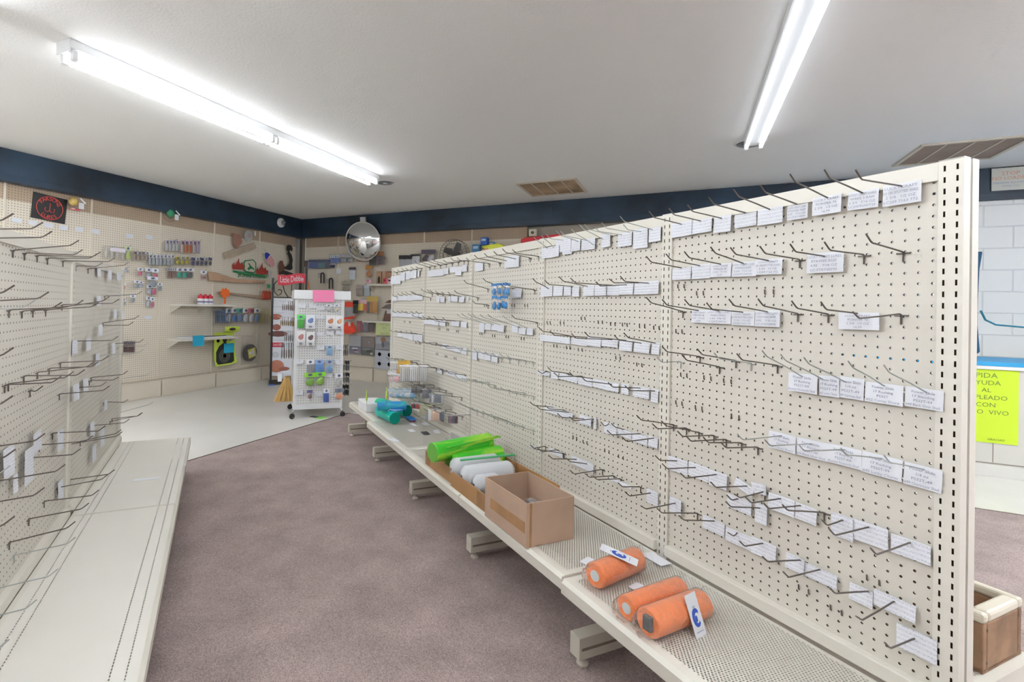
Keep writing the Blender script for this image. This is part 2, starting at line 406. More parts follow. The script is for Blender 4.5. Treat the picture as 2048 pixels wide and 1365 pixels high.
def grille(x0, y0, x1, y1, nb, label, stain):
    t = thing('ceiling_grille', label, 'vent', (x0, y0, 101.7)); w_, h = x1-x0, y1-y0
    f = MB()
    for a in ((0, 0, w_, 1.2), (0, h-1.2, w_, h), (0, 1.2, 1.2, h-1.2), (w_-1.2, 1.2, w_, h-1.2)): f.box(a[0], a[1], -.5, a[2], a[3], 0)
    f.build('frame', mat('aged grille frame', (.62, .56, .47), .5), t, bev=.08)
    MB().box(1.2, 1.2, -.2, w_-1.2, h-1.2, -.05).build('filter', stain, t)
    for k in range(1, nb):
        q = k*w_/nb; MB().box(q-.25, 1.2, -.4, q+.25, h-1.2, -.1).build('bar', MATS['aged grille frame'], t)
grille(-69.2, 216, -42.6, 243.5, 4, 'square rust-stained return air grille on the ceiling near the far fascia', mat('stained filter', (.42, .30, .19), .9, noise=.5, nscale=2.2))
grille(66.8, 214.5, 93.5, 241, 4, 'brown filtered ceiling return grille at upper right above the rack end', mat('brown filter', (.33, .25, .2), .9, noise=.12, nscale=4))

# ------------------------------------------------------------------ gondola shelving
slot_m = holes('slotted upright', cream, 'slot', 0, .2)
def gondola(S, c, posts, height, back, label, pegm, sgn, kick_z, depth):
    t = on(S, 'gondola_shelving', label, 'shelving', c, 0)
    posts = sorted(sgn*u-c for u in posts)          # lateral positions relative to the base point
    H = height
    for i, x in enumerate(posts):
        for y0, y1 in ((-.32, .75), (back-.75, back+.32)):
            m_ = MB(); o = .85
            yf = y0 if y0 < 0 else y1
            m_.add([(-o, yf, 1), (o, yf, 1), (o, yf, H), (-o, yf, H)], [(0, 1, 2, 3) if y0 < 0 else (3, 2, 1, 0)], 1)
            yb = y1 if y0 < 0 else y0
            for a, b_ in (((-o, yf), (-o, yb)), ((o, yf), (o, yb)), ((-o, yb), (-.3, yb)), ((o, yb), (.3, yb))):
                m_.add([(a[0], a[1], 1), (b_[0], b_[1], 1), (b_[0], b_[1], H), (a[0], a[1], H)], [(0, 1, 2, 3)], 0)
            yi = yf+.3 if y0 < 0 else yf-.3
            m_.add([(-o, yi, 1), (o, yi, 1), (o, yi, H-.3), (-o, yi, H-.3)], [(0, 1, 2, 3) if y0 < 0 else (3, 2, 1, 0)], 2)  # dark sheet stands in for the shade inside the hollow post
            m_.build('upright', [cream, slot_m, raw], t, loc=(x, 0, 0))
        for s_ in ((-1, 1) if back > 1 else (-1,)):
            d0, d1 = (-depth, 0) if s_ < 0 else (back, back+depth)
            tip = d0 if s_ < 0 else d1
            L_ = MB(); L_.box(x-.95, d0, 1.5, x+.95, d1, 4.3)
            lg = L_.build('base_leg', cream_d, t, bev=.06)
            g_ = MB()
            for xs in (x-.98, x+.9): g_.box(xs, d0+.4, 2.6, xs+.08, d1-.4, 2.95)
            g_.build('groove', mat('leg groove', (.22, .18, .14), .8), lg)
            k = tip+(1.3 if s_ < 0 else -1.3)
            MB().lathe([(.75, .22), (.8, .45), (.5, .8), (.3, .9), (.3, 1.5)], 14, M=T(x, k, 0)).build('levelling_foot', cream_d, lg, True)
            q0, q1 = sorted((tip*.62 if s_ < 0 else back+depth*.38, 0 if s_ < 0 else back))
            MB().box(x-.1, q0, 4.3, x+.1, q1, kick_z-1.0).build('bracket_plate', cream_d, t)
    for a, b_ in zip(posts, posts[1:]):
        x0, x1 = a+.85, b_-.85
        pb = MB()
        for yy, k_ in ((0, 0), (.2, 1), (.22, 0)):
            pb.add([(x0, yy, kick_z+1), (x1, yy, kick_z+1), (x1, yy, H-1.6), (x0, yy, H-1.6)], [(0, 1, 2, 3) if yy < .21 else (3, 2, 1, 0)], k_)
        pb.build('peg_panel', [pegm, raw_gr if sgn < 0 else raw_gl], t)
        for y0, y1 in ((-.3, .3), (back-.3, back+.3)):
            MB().box(x0, y0, H-1.75, x1, y1, H-.2).build('top_rail', cream, t, bev=.05)
        MB().box(x0, -.3, H-.25, x1, back+.3, H-.12).build('top_cap', cream, t)
        for y0, y1 in ((-.9, .1), (back-.1, back+.9)):
            MB().box(x0, y0, kick_z+.1, x1, y1, kick_z+1.5).build('kick_rail', cream, t, bev=.12)
        MB().box(x0, .2, 1.2, x1, .3, kick_z+.3).build('added_closing_panel', cream_d, t)  # added panel that stops light from the far side under the deck
    # notched upright tops
    for x in posts:
        n_ = MB()
        for y0, y1 in ((-.32, .75), (back-.75, back+.32)): n_.box(x-.85, y0, H-.12, x+.85, y1, H)
        n_.build('upright_cap', white_gloss, t)
    return t
RP = [22.55, 52.7, 82.7, 113, 144.3, 174.9]
gondola(GR, -98, RP, 60, 1.9, 'long right-hand cream pegboard gondola with five bays and protruding base legs', peg_gr, -1, 12.2, 15.2)
gondola(GL, 78, [7, 54.6, 102.4, 151.4], 54.2, 1.9, 'left-hand cream pegboard gondola beside the solid cream base shelf', peg_gl, 1, 10, 14.2)

def base_shelf(S, x0, x1, ztop, d0, d1, label, m_top, group, lip=1.75, margin=1.0, rot=0, dy=0):
    """deck lying on the base legs; x lateral, from the rack face (d0) out to its front edge (d1)"""
    xm = (x0+x1)/2; w_ = (x1-x0)/2-.08
    t = on(S, 'base_shelf', label, 'shelf', xm, ztop, d0, group)
    D = d1-d0; mg = margin
    MB().box(-w_+mg, -D+mg*1.6, -.07, w_-mg, -.6, 0).build('deck_plate', m_top, t)
    f = MB()
    f.box(-w_, -D+.45, -.08, w_, -D+mg*1.6, 0); f.box(-w_, -.6, -.08, w_, 0, 0)
    f.box(-w_, -D+mg*1.6, -.08, -w_+mg, -.6, 0); f.box(w_-mg, -D+mg*1.6, -.08, w_, -.6, 0)
    f.build('deck_rim', cream, t)
    g_ = MB(); g_.add([(-w_, -D+.45, 0), (w_, -D+.45, 0), (w_, -D, -.42), (-w_, -D, -.42), (-w_, -D, -lip), (w_, -D, -lip), (w_, -D+.12, -lip), (-w_, -D+.12, -lip)],
                      [(0, 3, 2, 1), (3, 4, 5, 2), (4, 7, 6, 5)])
    g_.box(-w_, -D+.03, -lip, -w_+.06, 0, -.08); g_.box(w_-.06, -D+.03, -lip, w_, 0, -.08)
    g_.build('front_lip', cream, t)
    return t
dk = ['perforated cream base shelf nearest the camera, carrying three orange foam rolls', 'perforated cream base shelf second from the camera, under the open cardboard box',
      'perforated cream base shelf in the middle of the right rack, under the brown trays', 'perforated cream base shelf with loose white paper slips, fourth along',
      'perforated cream base shelf farthest along the right rack, under the teal foam rolls']
for i in range(5):
    a, b_ = RP[i], RP[i+1]
    z_, d_ = (11.95, 17.6) if i == 0 else (12.2, 17.4)
    if i == 4: d_ = 15.2
    base_shelf(GR, -b_, -a, z_, .95, d_, dk[i], perf, 'perforated base shelves of the right-hand gondola')
bk = Surf(P.x*60.32, P.y*60.32, GR.a+math.pi)    # back side of the right gondola (lateral = u)
for i in range(2): base_shelf(bk, RP[i], RP[i+1], 12.2, .95, 16.4, ['perforated cream base shelf on the far side, under the wooden crate at lower right', 'perforated cream base shelf behind the near right bay, next past the wooden crate'][i], perf, 'perforated base shelves on the far side')
dash = holes('slotted deck', cream, 'dash', (-1.9, -3.0, -12.9, -14.2))
cream_l = mat('cream enamel light', (.75, .725, .665), .42, noise=.02, nscale=3); dash = holes('slotted deck light', cream_l, 'dash', (-1.9, -3.0, -12.9, -14.3))
for i, (a, b_) in enumerate(((7, 54.6), (54.6, 101.6), (101.6, 150.3))):
    lb = ['solid cream base shelf at the very bottom left, nearest the camera', 'solid cream base shelf with rows of small slots, middle of the left rack', 'solid cream base shelf with a white paper slip on it, far end of left rack'][i]
    base_shelf(GL, a, b_, 10, .9, 16.8, lb, dash, 'solid base shelves of the left-hand gondola', margin=.35)

# ------------------------------------------------------------------ peg hooks and price tags (bay tables: lateral, height, reach, sway, rise)
HOOKS={
'1A':{'d':[(50.3,58.2,6.3,0,1.2),(47.3,58.2,6.0,0,1.1),(44.3,58.1,6.3,0,1.1),(41.2,58.3,6.6,0,1.2),(38.2,58.2,6.5,0,1.6),(35.3,58.3,6.4,0,1.4),(32.2,58.4,6.5,0,1.7),(29.1,58.3,6.5,0,1.5),(26.0,58.3,7.6,0,0.6)]},
'1B':{'d':[(50.2,52.2,6.7,0,1.2),(47.3,52.3,6.4,0,1.2),(44.3,52.3,6.7,0,1.2),(41.3,52.2,6.0,0,1.6),(38.3,52.3,6.7,0,1.1),(35.0,52.2,6.7,0,1.0),(32.4,52.3,6.0,0,0.9),(29.0,52.2,6.5,0,0.8),(25.9,52.2,6.1,0,1.2)]},
'1C':{'d':[(50.0,46.3,6.8,0,1.7),(47.4,46.4,6.8,0,1.3),(44.4,46.4,6.4,0,1.3),(41.3,46.3,6.5,0,1.0),(38.3,46.4,6.8,0,1.3),(35.1,46.3,6.7,0,1.4),(32.1,46.3,6.1,0,1.2),(29.4,46.4,6.2,0,1.0),(26.0,46.4,7.7,0,0.1)]},
'1D':{'d':[(47.2,40.4,6.9,0,1.4),(44.4,39.4,6.7,0,1.6),(42.2,40.4,6.8,0,1.5),(37.2,40.4,6.9,0,1.4)],'g':[(50.2,39.4,4.5,0,0.7),(40.3,40.3,6.4,0,1.3),(34.4,39.5,7.0,0,2.9),(32.4,39.5,7.2,0,2.7),(30.3,39.5,7.1,0,2.6),(27.1,39.6,6.2,0,2.5),(24.0,39.5,7.1,0,2.6)]},
'1E':{'d':[(51.2,30.6,6.9,0,1.7),(49.1,30.6,6.3,0,1.0),(47.2,30.5,6.8,0,1.9),(45.0,30.6,6.5,0,1.0),(43.3,30.5,7.1,0,1.0),(41.3,30.6,6.7,0,1.2),(39.3,30.6,6.4,0,1.1)],'g':[(36.5,32.6,7.6,0,0.8),(33.4,32.5,7.9,0,1.1),(30.3,32.7,7.7,0,1.2),(27.2,32.7,6.9,0,1.6),(24.1,32.6,6.7,0,1.9)]},
'1F':{'d':[(50.4,25.8,4.3,0,1.1),(47.4,25.8,6.3,0,1.1),(44.4,25.8,6.6,0,0.9),(40.4,25.7,6.5,0,1.2),(38.4,25.7,5.3,0,0.4),(36.5,25.6,6.1,0,0.9),(34.4,25.6,6.4,0,1.1),(41.5,23.8,2.3,0,0.7),(38.8,23.7,6.1,0,1.5),(32.2,25.7,6.9,0,1.7),(30.4,25.6,3.8,0,0.6),(28.2,25.8,6.6,0,0.8),(25.0,25.7,6.6,0,0.6)]},
'1G':{'d':[(50.5,20.0,6.6,0,0.5),(47.2,19.9,7.3,0,1.6),(44.6,19.9,6.5,0,1.6),(41.5,19.7,2.0,0,0.3),(38.4,19.8,4.3,0,0.9),(34.3,19.8,6.6,0,1.5),(32.4,19.7,6.3,0,0.9),(28.1,19.7,6.6,0,1.6),(26.1,19.8,6.4,0,-0.0),(24.6,17.3,5.1,0,0.8)]},
'2A':{'g':[(80.9,57.9,3.5,0,1.9),(78.8,57.8,3.3,0,2.1),(76.1,58.9,4.1,0,0.8),(71.8,58.2,5.2,0,1.5),(69.5,58.1,6.0,0,1.2),(67.8,57.2,5.1,0,2.3),(65.6,57.9,5.3,0,2.0),(64.2,58.5,5.4,0,1.2),(61.4,58.1,5.8,0,0.9),(59.8,58.3,5.8,0,1.0),(57.5,58.1,3.8,0,0.8),(55.3,58.1,6.5,0,1.4)]},
'2B':{'d':[(80.2,50.1,4.1,0,1.8),(73.1,50.3,6.4,0,0.9),(69.2,50.2,6.3,0,1.4),(66.1,50.3,3.0,-2.1,0.4),(60.2,50.2,6.4,0,0.2),(63.1,50.2,8.0,1.0,0.9),(57.8,50.4,6.0,0,0.4),(55.9,50.3,5.7,0,0.8)]},
'2C':{'d':[(54.4,41.6,6.3,0,1.5),(57.1,41.4,5.5,0,1.2),(60.1,41.6,8.4,0,1.3),(63.1,41.5,8.4,0,1.0),(69.0,41.5,8.1,0,1.1),(73.8,41.5,7.0,0,1.5)]},
'2D':{'d':[(80.6,34.3,2.2,0,0.1),(74.1,34.7,4.7,0,1.2),(70.4,34.7,6.1,0,0.8),(67.5,34.7,5.2,0,1.2),(63.0,34.4,6.4,0,1.4),(57.1,34.7,6.5,0,1.1),(54.4,34.7,5.9,0,1.0)]},
'2E':{'d':[(78.4,27.8,5.4,0,1.3),(73.6,27.8,7.3,0,1.6),(75.2,27.9,4.3,0,1.1),(69.5,27.5,5.9,0,1.3),(67.1,28.0,5.3,0,0.7),(63.5,28.0,3.0,-1.1,0.7),(60.4,27.8,2.7,0,1.1),(57.1,27.9,6.5,0,1.0),(54.4,27.9,6.3,0,0.7)]},
'2F':{'d':[(80.6,19.9,3.7,0,0.6),(76.9,20.2,4.5,0,0.7),(75.0,20.1,7.2,0,2.0),(71.2,20.1,6.3,0,1.3),(68.5,20.1,4.7,0,1.4),(65.0,20.2,6.7,0,0.6),(62.4,20.0,5.9,0,1.0),(60.9,20.0,5.7,0,1.1),(56.9,20.1,4.5,0,1.1),(54.8,19.9,5.2,0,0.8)]},
'3A':{'d':[(87.1,56.6,6.7,0,1.4),(84.0,56.6,6.3,0,1.0),(99.1,56.5,6.7,0,1.3),(104.0,56.6,6.2,0,1.0),(92.1,56.7,5.8,0,1.3),(95.8,56.6,6.0,0,1.3)]},
'3B':{'d':[(104.3,50.7,6.5,0,1.7),(100.0,51.3,3.9,0,1.5),(85.2,50.0,6.9,0,1.2),(104.1,46.9,4.3,0,0.9),(93.1,50.5,3.3,0,0.8)]},
'3C':{'g':[(107.2,42.6,6.7,0,2.0),(104.4,42.4,6.9,0,2.4),(101.1,42.4,7.0,0,2.5),(97.9,42.4,7.5,0,2.4),(92.4,42.6,8.0,1.1,2.2),(89.6,42.1,8.3,0,2.8),(87.0,42.2,6.3,0,2.5)],'d':[(84.0,43.5,6.2,0,1.4)]},
'3D':{'g':[(110.3,35.3,5.3,0,1.3),(107.2,35.4,5.5,0,1.2),(103.9,35.5,5.6,0,1.3),(100.6,35.6,5.5,0,1.3),(97.4,35.1,6.0,0,1.8),(94.1,35.2,6.3,0,1.7),(90.7,35.4,6.4,0,1.5),(88.0,35.6,6.3,0,1.5),(85.2,35.6,6.3,0,1.4)]},
'3E':{'g':[(109.4,28.6,5.6,0,1.1),(106.3,28.6,5.5,0,1.1),(103.1,28.9,5.5,0,1.0),(100.3,28.7,5.5,0,1.4),(94.1,28.5,5.5,0,1.4),(91.2,28.6,5.7,0,1.4),(88.2,28.9,5.8,0,1.4),(85.0,28.8,5.8,0,1.5)]},
'3F':{'g':[(108.4,21.0,6.5,0.1,3.1),(105.4,21.2,6.5,-0.1,3.0),(103.1,21.5,6.0,0,2.3),(100.3,21.4,5.9,0,2.5),(98.7,21.3,5.6,0,2.5),(94.8,21.9,6.2,0,2.4),(91.7,21.9,5.9,0,2.3),(88.4,22.0,6.1,0,2.3),(84.8,22.0,5.8,0,2.1)]},
'4A':{'d':[(140.3,58.0,5.0,0,1.6),(136.4,58.1,4.9,0,1.5),(132.3,58.1,4.6,0,1.5),(128.4,58.1,4.4,0,1.3),(124.4,58.1,4.6,0,-0.2),(120.6,58.1,4.5,0,0.3),(117.2,58.2,4.0,0,0.6),(114.9,58.0,3.3,0,0.7)]},
'4B':{'d':[(137.8,50.0,3.8,0,1.4),(133.7,49.8,2.6,0,1.1),(130.1,49.6,5.0,0,1.3),(125.3,49.4,4.6,0,1.1),(122.7,49.5,3.9,0,0.7),(118.3,49.0,4.1,0,1.1),(109.3,48.7,6.5,0,1.5)]},
'4C':{'d':[(141.0,42.6,5.3,0,1.2),(137.8,42.5,4.2,0,0.6),(134.0,42.5,4.8,0,1.1),(130.4,42.5,4.4,0,1.0),(122.4,42.6,6.1,0,1.0),(117.4,42.6,5.8,0,0.9),(126.2,41.9,4.9,0,1.1)]},
'4D':{'d':[(129.1,35.6,6.2,0,1.1),(125.1,35.6,6.1,0,1.0),(120.5,35.7,5.9,0,1.0),(116.3,35.7,5.8,0,0.8),(134.2,35.8,6.0,0,0.7)]},
'4E':{'d':[(140.2,28.8,4.1,0,0.8),(133.8,28.5,6.0,0,1.2),(129.6,28.8,4.4,0,1.3),(125.5,28.8,4.3,0,1.1),(121.0,28.9,4.6,0,1.1),(115.3,29.0,5.4,0,1.2)]},
'4F':{'d':[(135.3,23.4,7.2,0,1.2),(131.0,23.2,7.0,0,1.5),(126.8,23.2,6.9,0,1.6),(122.9,23.0,7.4,0,1.8),(117.1,23.0,8.5,0,1.8)]},
'4G':{'d':[(135.0,17.7,6.8,0,2.1),(130.7,17.8,6.7,0,2.4),(126.6,17.9,6.5,0,2.0),(120.5,18.3,7.7,0,2.2),(116.5,18.2,8.0,0,2.2)]},
'5A':{'d':[(170.4,58.1,3.0,-4.4,0.2),(165.0,58.2,3.0,-3.3,0.2),(159.9,58.1,2.2,0,0.8),(156.0,58.0,2.2,0,0.7),(151.3,58.1,2.1,0,0.7),(146.9,58.1,2.1,0,0.5)]},
'5B':{'d':[(169.9,49.7,3.0,-3.8,0.2),(164.5,49.9,3.0,-3.3,0.6),(159.4,49.8,2.2,0,1.0),(155.5,49.9,2.2,0,0.9),(150.8,49.8,2.1,0,1.1),(145.1,49.6,3.9,0,1.0),(139.0,48.8,5.6,0,1.5)]},
'5C':{'d':[(169.5,43.9,3.0,-3.8,0.6),(164.1,43.9,3.0,-3.3,0.7),(159.0,44.0,2.2,0,0.7),(155.1,43.9,2.2,0,0.6),(150.5,44.0,2.1,0,0.6),(145.2,44.1,2.4,0,0.6)]},
'5D':{'d':[(164.8,37.3,4.1,0,0.7),(159.6,37.4,4.0,0,0.7),(154.7,37.5,3.9,0,0.7),(150.1,37.6,3.8,0,0.8),(145.7,37.5,3.8,0,1.0)]},
'5E':{'d':[(167.8,27.8,4.4,0,0.5),(162.8,28.1,3.9,0,0.5),(158.0,28.2,3.8,0,0.7),(153.5,28.3,3.3,0,0.9),(149.2,28.4,3.3,0,0.8)]},
'5F':{'d':[(168.7,21.6,3.6,0,0.5),(160.0,22.3,4.7,0,0.6),(153.1,22.5,4.6,0,0.9),(146.8,22.6,4.0,0,0.9)]},
'5G':{'d':[(167.1,17.1,4.0,0,1.0),(159.7,17.9,4.3,0,1.0),(152.9,18.4,4.2,0,1.2),(146.6,18.9,4.0,0,1.1)]},
'LA':{'d':[(75.1,51.9,6.6,0,1.6),(79.1,51.9,6.2,0,0.8),(83.9,52.0,7.3,0,0.9),(88.4,52.0,6.1,0,1.0),(96.3,52.2,7.1,0,0.9),(104.1,51.9,4.0,0,0.8),(113.2,52.0,6.7,0,1.6)]},
'LC':{'d':[(74.4,44.8,5.2,0,1.0),(78.7,44.6,6.5,0,1.5),(82.8,44.6,7.5,0,1.3),(88.2,44.6,7.8,0,2.1),(96.4,45.3,7.8,0,1.1),(129.2,47.0,7.1,0,1.3)]},
'LD':{'d':[(128.0,41.3,6.8,0,1.6),(125.3,40.8,6.1,0,0.8),(104.2,39.0,6.6,0,0.8),(140.1,35.9,6.4,0,1.0)],'g':[(146.2,34.7,6.7,0,0.8),(123.4,34.7,8.4,0,1.2),(152.7,25.9,6.8,0,1.4),(151.3,17.4,7.6,0,2.3)]},
'LE':{'d':[(96.3,36.2,6.5,0,0.9),(90.6,36.0,6.2,0,0.8),(85.3,36.1,6.7,0,1.3),(74.8,36.1,6.5,0,1.2),(80.0,36.3,6.6,0,0.6),(73.7,36.1,5.5,0,0.8),(82.5,34.1,3.0,-6.0,1.3)]},
'LF':{'d':[(118.1,30.9,6.3,0,1.1),(116.6,30.5,5.0,0,0.5),(106.9,30.6,4.6,0,0.9),(96.2,31.3,6.8,0,1.0),(141.4,17.9,6.2,0,1.0),(131.2,23.7,4.7,0,0.3)]},
'LG':{'d':[(86.9,25.7,6.4,0,0.8),(93.1,25.9,6.9,0,0.6),(103.4,21.6,7.7,0,1.5),(110.6,20.3,6.5,0,1.6),(119.6,21.1,6.6,0,0.9),(139.0,17.8,6.7,0,1.6),(81.9,25.3,6.0,0,0.7)]},
'LH':{'d':[(89.9,16.8,6.8,0,0.8),(96.7,16.5,6.8,0,1.3),(104.0,15.4,6.6,0,1.0),(83.4,16.8,6.8,0,1.2),(76.5,16.7,6.7,0,1.5)]},
}
LEFT_NEAR= [('d',53.9,52.2),('d',61.8,52.6),('d',64.9,52.1),('d',54.6,46.1),('d',64.3,45.7),('g',60.0,44.8),('d',54.8,40.7),('d',54.9,36.5),('d',64.3,31.0),('d',55.9,31.6),('d',72.4,25.4),('d',64.6,25.3),('d',56.1,25.6),('g',78.3,14.3),('g',70.5,14.0),('g',63.0,14.5),('g',55.6,15.0),('g',54.7,30.5)]
TAGS={
'1A':[(51.9,58.5,48.5,56.5),(48.6,58.4,45.5,56.6),(45.3,58.4,42.9,56.3),(42.5,58.2,39.7,56.6),(39.6,58.4,36.7,56.5),(36.2,58.2,34.0,56.6),(33.6,58.6,30.8,56.7),(30.3,58.5,27.7,56.7),(27.4,58.6,24.5,56.6)],
'1B':[(51.6,52.2,48.5,50.6),(48.5,52.5,45.7,50.6),(45.7,52.4,42.7,50.7),(42.7,52.4,39.6,50.6),(39.7,52.5,36.6,50.7),(34.1,52.7,30.6,50.6)],
'1C':[(48.4,46.5,46.0,44.8),(46.0,46.6,42.7,44.8),(42.7,46.4,39.7,44.7),(39.7,46.6,36.8,44.7),(31.0,46.5,27.5,44.8)],
'1D':[(35.8,39.8,32.8,37.8),(32.7,39.9,30.8,37.8),(30.8,40.0,28.7,37.9),(28.6,39.8,25.6,37.9),(25.5,39.8,22.8,38.0)],
'1E':[(37.9,32.9,34.9,31.0),(34.9,32.9,31.8,31.0),(31.8,33.0,28.8,31.1),(28.8,33.0,25.6,31.0),(25.5,32.9,22.8,30.9)],
'1F':[(51.8,26.2,48.5,24.3),(48.5,26.3,45.4,24.5),(45.4,26.2,42.9,24.3),(41.9,26.0,39.5,25.0),(39.8,26.5,38.0,25.3),(42.9,24.0,39.8,22.4),(37.8,25.9,34.9,24.1),(34.9,25.8,32.7,24.1),(39.3,24.2,37.9,22.0),(31.4,26.1,29.4,23.8),(29.5,26.2,26.6,24.2),(26.4,26.0,23.5,24.3)],
'1G':[(51.4,20.7,49.4,18.6),(46.2,20.1,43.1,18.5),(43.0,19.9,39.7,18.3),(39.7,20.1,36.8,18.3),(35.8,20.0,33.8,18.4),(33.9,19.8,30.8,18.4),(29.7,19.8,27.7,18.2),(27.7,20.2,24.5,18.7),(25.9,18.0,23.0,15.9)],
'2A':[(82.7,58.1,77.1,56.0),(78.3,59.2,73.7,56.7),(73.8,58.6,71.1,56.6),(71.0,58.4,67.4,56.5),(65.9,58.7,63.8,56.5),(62.2,58.4,59.1,56.2),(59.0,58.6,56.0,55.6),(55.9,58.4,53.6,56.3),(76.1,57.3,73.4,56.2)],
'2B':[(82.9,50.6,78.9,48.6),(78.7,50.5,75.7,48.7),(75.6,50.4,73.4,48.7),(73.3,50.4,71.3,48.5),(70.2,50.4,67.3,48.6),(67.3,50.4,64.4,48.6),(64.5,50.3,61.6,48.6),(61.6,50.4,58.6,48.7),(58.6,50.6,53.9,48.7)],
'2C':[(82.8,41.2,76.2,40.0),(76.2,41.1,73.4,40.0),(73.4,41.1,69.0,40.0),(69.1,41.6,65.5,40.1),(65.5,41.6,61.8,40.3),(61.4,41.7,58.6,40.0),(58.4,41.6,55.3,40.0),(55.0,41.7,53.5,40.0)],
'2D':[(83.3,34.1,79.4,33.4),(78.9,34.5,76.6,33.2),(76.4,34.4,71.2,33.4),(71.2,34.6,67.5,33.2),(67.5,34.7,64.4,33.3),(64.5,34.7,61.4,33.3),(60.9,34.9,59.3,33.3),(58.5,34.9,55.3,33.3),(55.0,35.0,53.6,33.1)],
'2E':[(80.7,27.8,76.7,26.6),(76.6,27.8,72.3,26.7),(70.6,28.1,67.5,26.6),(67.0,28.3,66.3,26.5),(64.5,28.1,61.5,26.4),(61.6,27.8,58.5,26.7),(58.5,27.9,55.4,26.5),(55.3,28.1,53.5,26.6)],
'2F':[(78.9,20.1,75.0,19.2),(72.5,20.5,66.7,19.0),(63.0,19.7,58.3,19.2),(55.5,20.4,53.3,18.4),(85.6,19.0,81.5,18.5)],
'3A':[(96.6,57.5,90.7,55.0),(110.6,57.1,106.4,55.1)],
'3B':[(102.0,51.0,99.9,49.0),(93.2,50.3,89.5,48.5)],
'3C':[(107.9,42.7,105.2,40.3),(105.1,42.5,101.9,41.0),(101.9,42.5,98.9,41.1),(98.9,42.5,96.0,40.9),(93.1,42.7,90.4,41.1),(90.5,42.2,87.6,40.9),(87.4,42.3,85.0,40.9)],
'3D':[(111.0,35.7,108.3,33.4),(108.1,35.7,104.8,34.0),(104.8,35.7,101.6,34.0),(101.7,35.7,98.7,33.9)],
'4A':[(141.0,57.0,134.7,55.1),(134.8,56.8,129.3,55.0),(129.4,57.0,125.9,55.3),(125.6,57.1,121.7,55.5),(121.7,56.8,117.9,54.6),(118.0,57.1,115.0,55.4)],
'4B':[(134.0,49.3,131.4,47.5),(131.5,49.1,128.2,47.5),(125.9,49.1,124.2,47.7),(124.2,49.1,119.7,47.7),(119.2,49.0,116.1,47.5),(114.7,49.0,113.5,47.8)],
'4C':[(143.1,42.2,136.2,40.9),(136.3,42.3,131.8,40.8),(131.8,42.3,127.2,40.9),(123.9,42.4,118.8,41.1),(117.7,42.5,114.4,41.1)],
'4D':[(130.0,35.9,125.9,34.6),(126.0,35.7,121.3,34.5),(121.4,35.8,117.3,34.4),(117.4,35.8,113.9,34.2)],
'4E':[(132.2,28.7,128.8,27.4),(126.4,28.9,120.2,27.7),(120.3,28.7,113.9,27.5)],
'5A':[(176.3,56.9,165.4,53.9),(165.7,57.7,160.8,54.8),(160.5,57.9,156.4,55.1),(156.5,57.7,153.1,55.3),(153.2,57.7,150.3,55.2),(149.6,57.6,147.7,55.6)],
'5B':[(174.6,49.6,168.8,47.9),(169.0,49.7,163.5,48.1),(163.6,49.7,158.4,48.1),(158.5,49.8,153.6,48.0),(153.7,49.8,149.0,48.2),(149.1,49.8,144.3,48.2)],
'5C':[(173.7,43.9,168.5,42.3),(168.6,43.9,163.1,42.5),(163.2,43.9,158.1,42.5),(158.1,44.0,152.8,42.6),(152.9,44.0,147.8,42.6),(147.9,44.0,143.5,42.8)],
'5D':[(167.6,36.8,161.7,35.6),(161.7,37.0,156.6,35.4),(156.7,37.1,151.9,35.2),(152.0,37.3,147.8,35.3),(148.0,37.4,144.0,35.3)],
}
LTAGS= [(100.2,39.3,105.2,36.9),(109.5,39.0,113.3,36.8),(117.5,41.1,122.8,39.0),(133.8,44.0,140.8,41.9),(117.6,46.9,122.9,45.1),(133.7,36.3,138.4,33.8),(118.1,35.3,123.5,32.9),(99.8,31.9,104.1,29.2),(109.0,31.6,112.7,29.2),(117.8,52.5,123.1,50.9),(127.5,52.7,131.8,50.7),(135.9,52.5,140.7,50.8),(141.7,52.9,146.2,51.1),(143.0,43.6,147.6,41.7),(127.3,24.5,129.8,22.3),(91.9,26.2,94.7,23.0),(81.9,28.3,85.0,25.7),(71.5,28.8,76.5,25.2),(76.7,26.9,84.0,22.5),(75.7,24.8,77.1,22.6),(95.0,17.6,97.6,14.7),(116.0,22.1,119.0,19.4),(121.8,19.3,127.2,15.6),(116.5,17.4,121.1,14.1)]

def hook(S, x, z, L, dx, dz, kind, label, group, clip=True, r=None, d=0, cat='hook', name=None):
    r = r or (.078 if kind == 'd' else .062)
    m_ = {'d': wire_d, 'g': wire_g, 'w': wire_w}[kind]
    ze = dz-.72 if dz > .5 else dz-.55
    b = MB().tube([(0, .02, -.14), (0, -.22, -.02), (dx*.06, -.5, .02), (dx*.5, -(L-.9)*.5, ze*.5), (dx*.86, -(L-1.0), ze), (dx*.9, -(L-.72), ze+.13), (dx, -L, dz)], r, 6)
    o = b.build(name or {'d': 'peg_hook', 'g': 'zinc_peg_hook', 'w': 'white_wire_hook'}[kind], m_, None, True, loc=S.loc(x, z, d), rot=S.a)
    tag(o, label, cat, group)
    if clip:
        c = MB(); c.tube([(-.5, .3, .0), (-.5, -.1, -.13), (.5, -.1, -.13), (.5, .3, 0)], r*.95, 6)
        c.tube([(0, -.12, -.08), (0, -.13, -.95)], r*.95, 6); c.build('mounting_clip', m_, o, True)
    return o
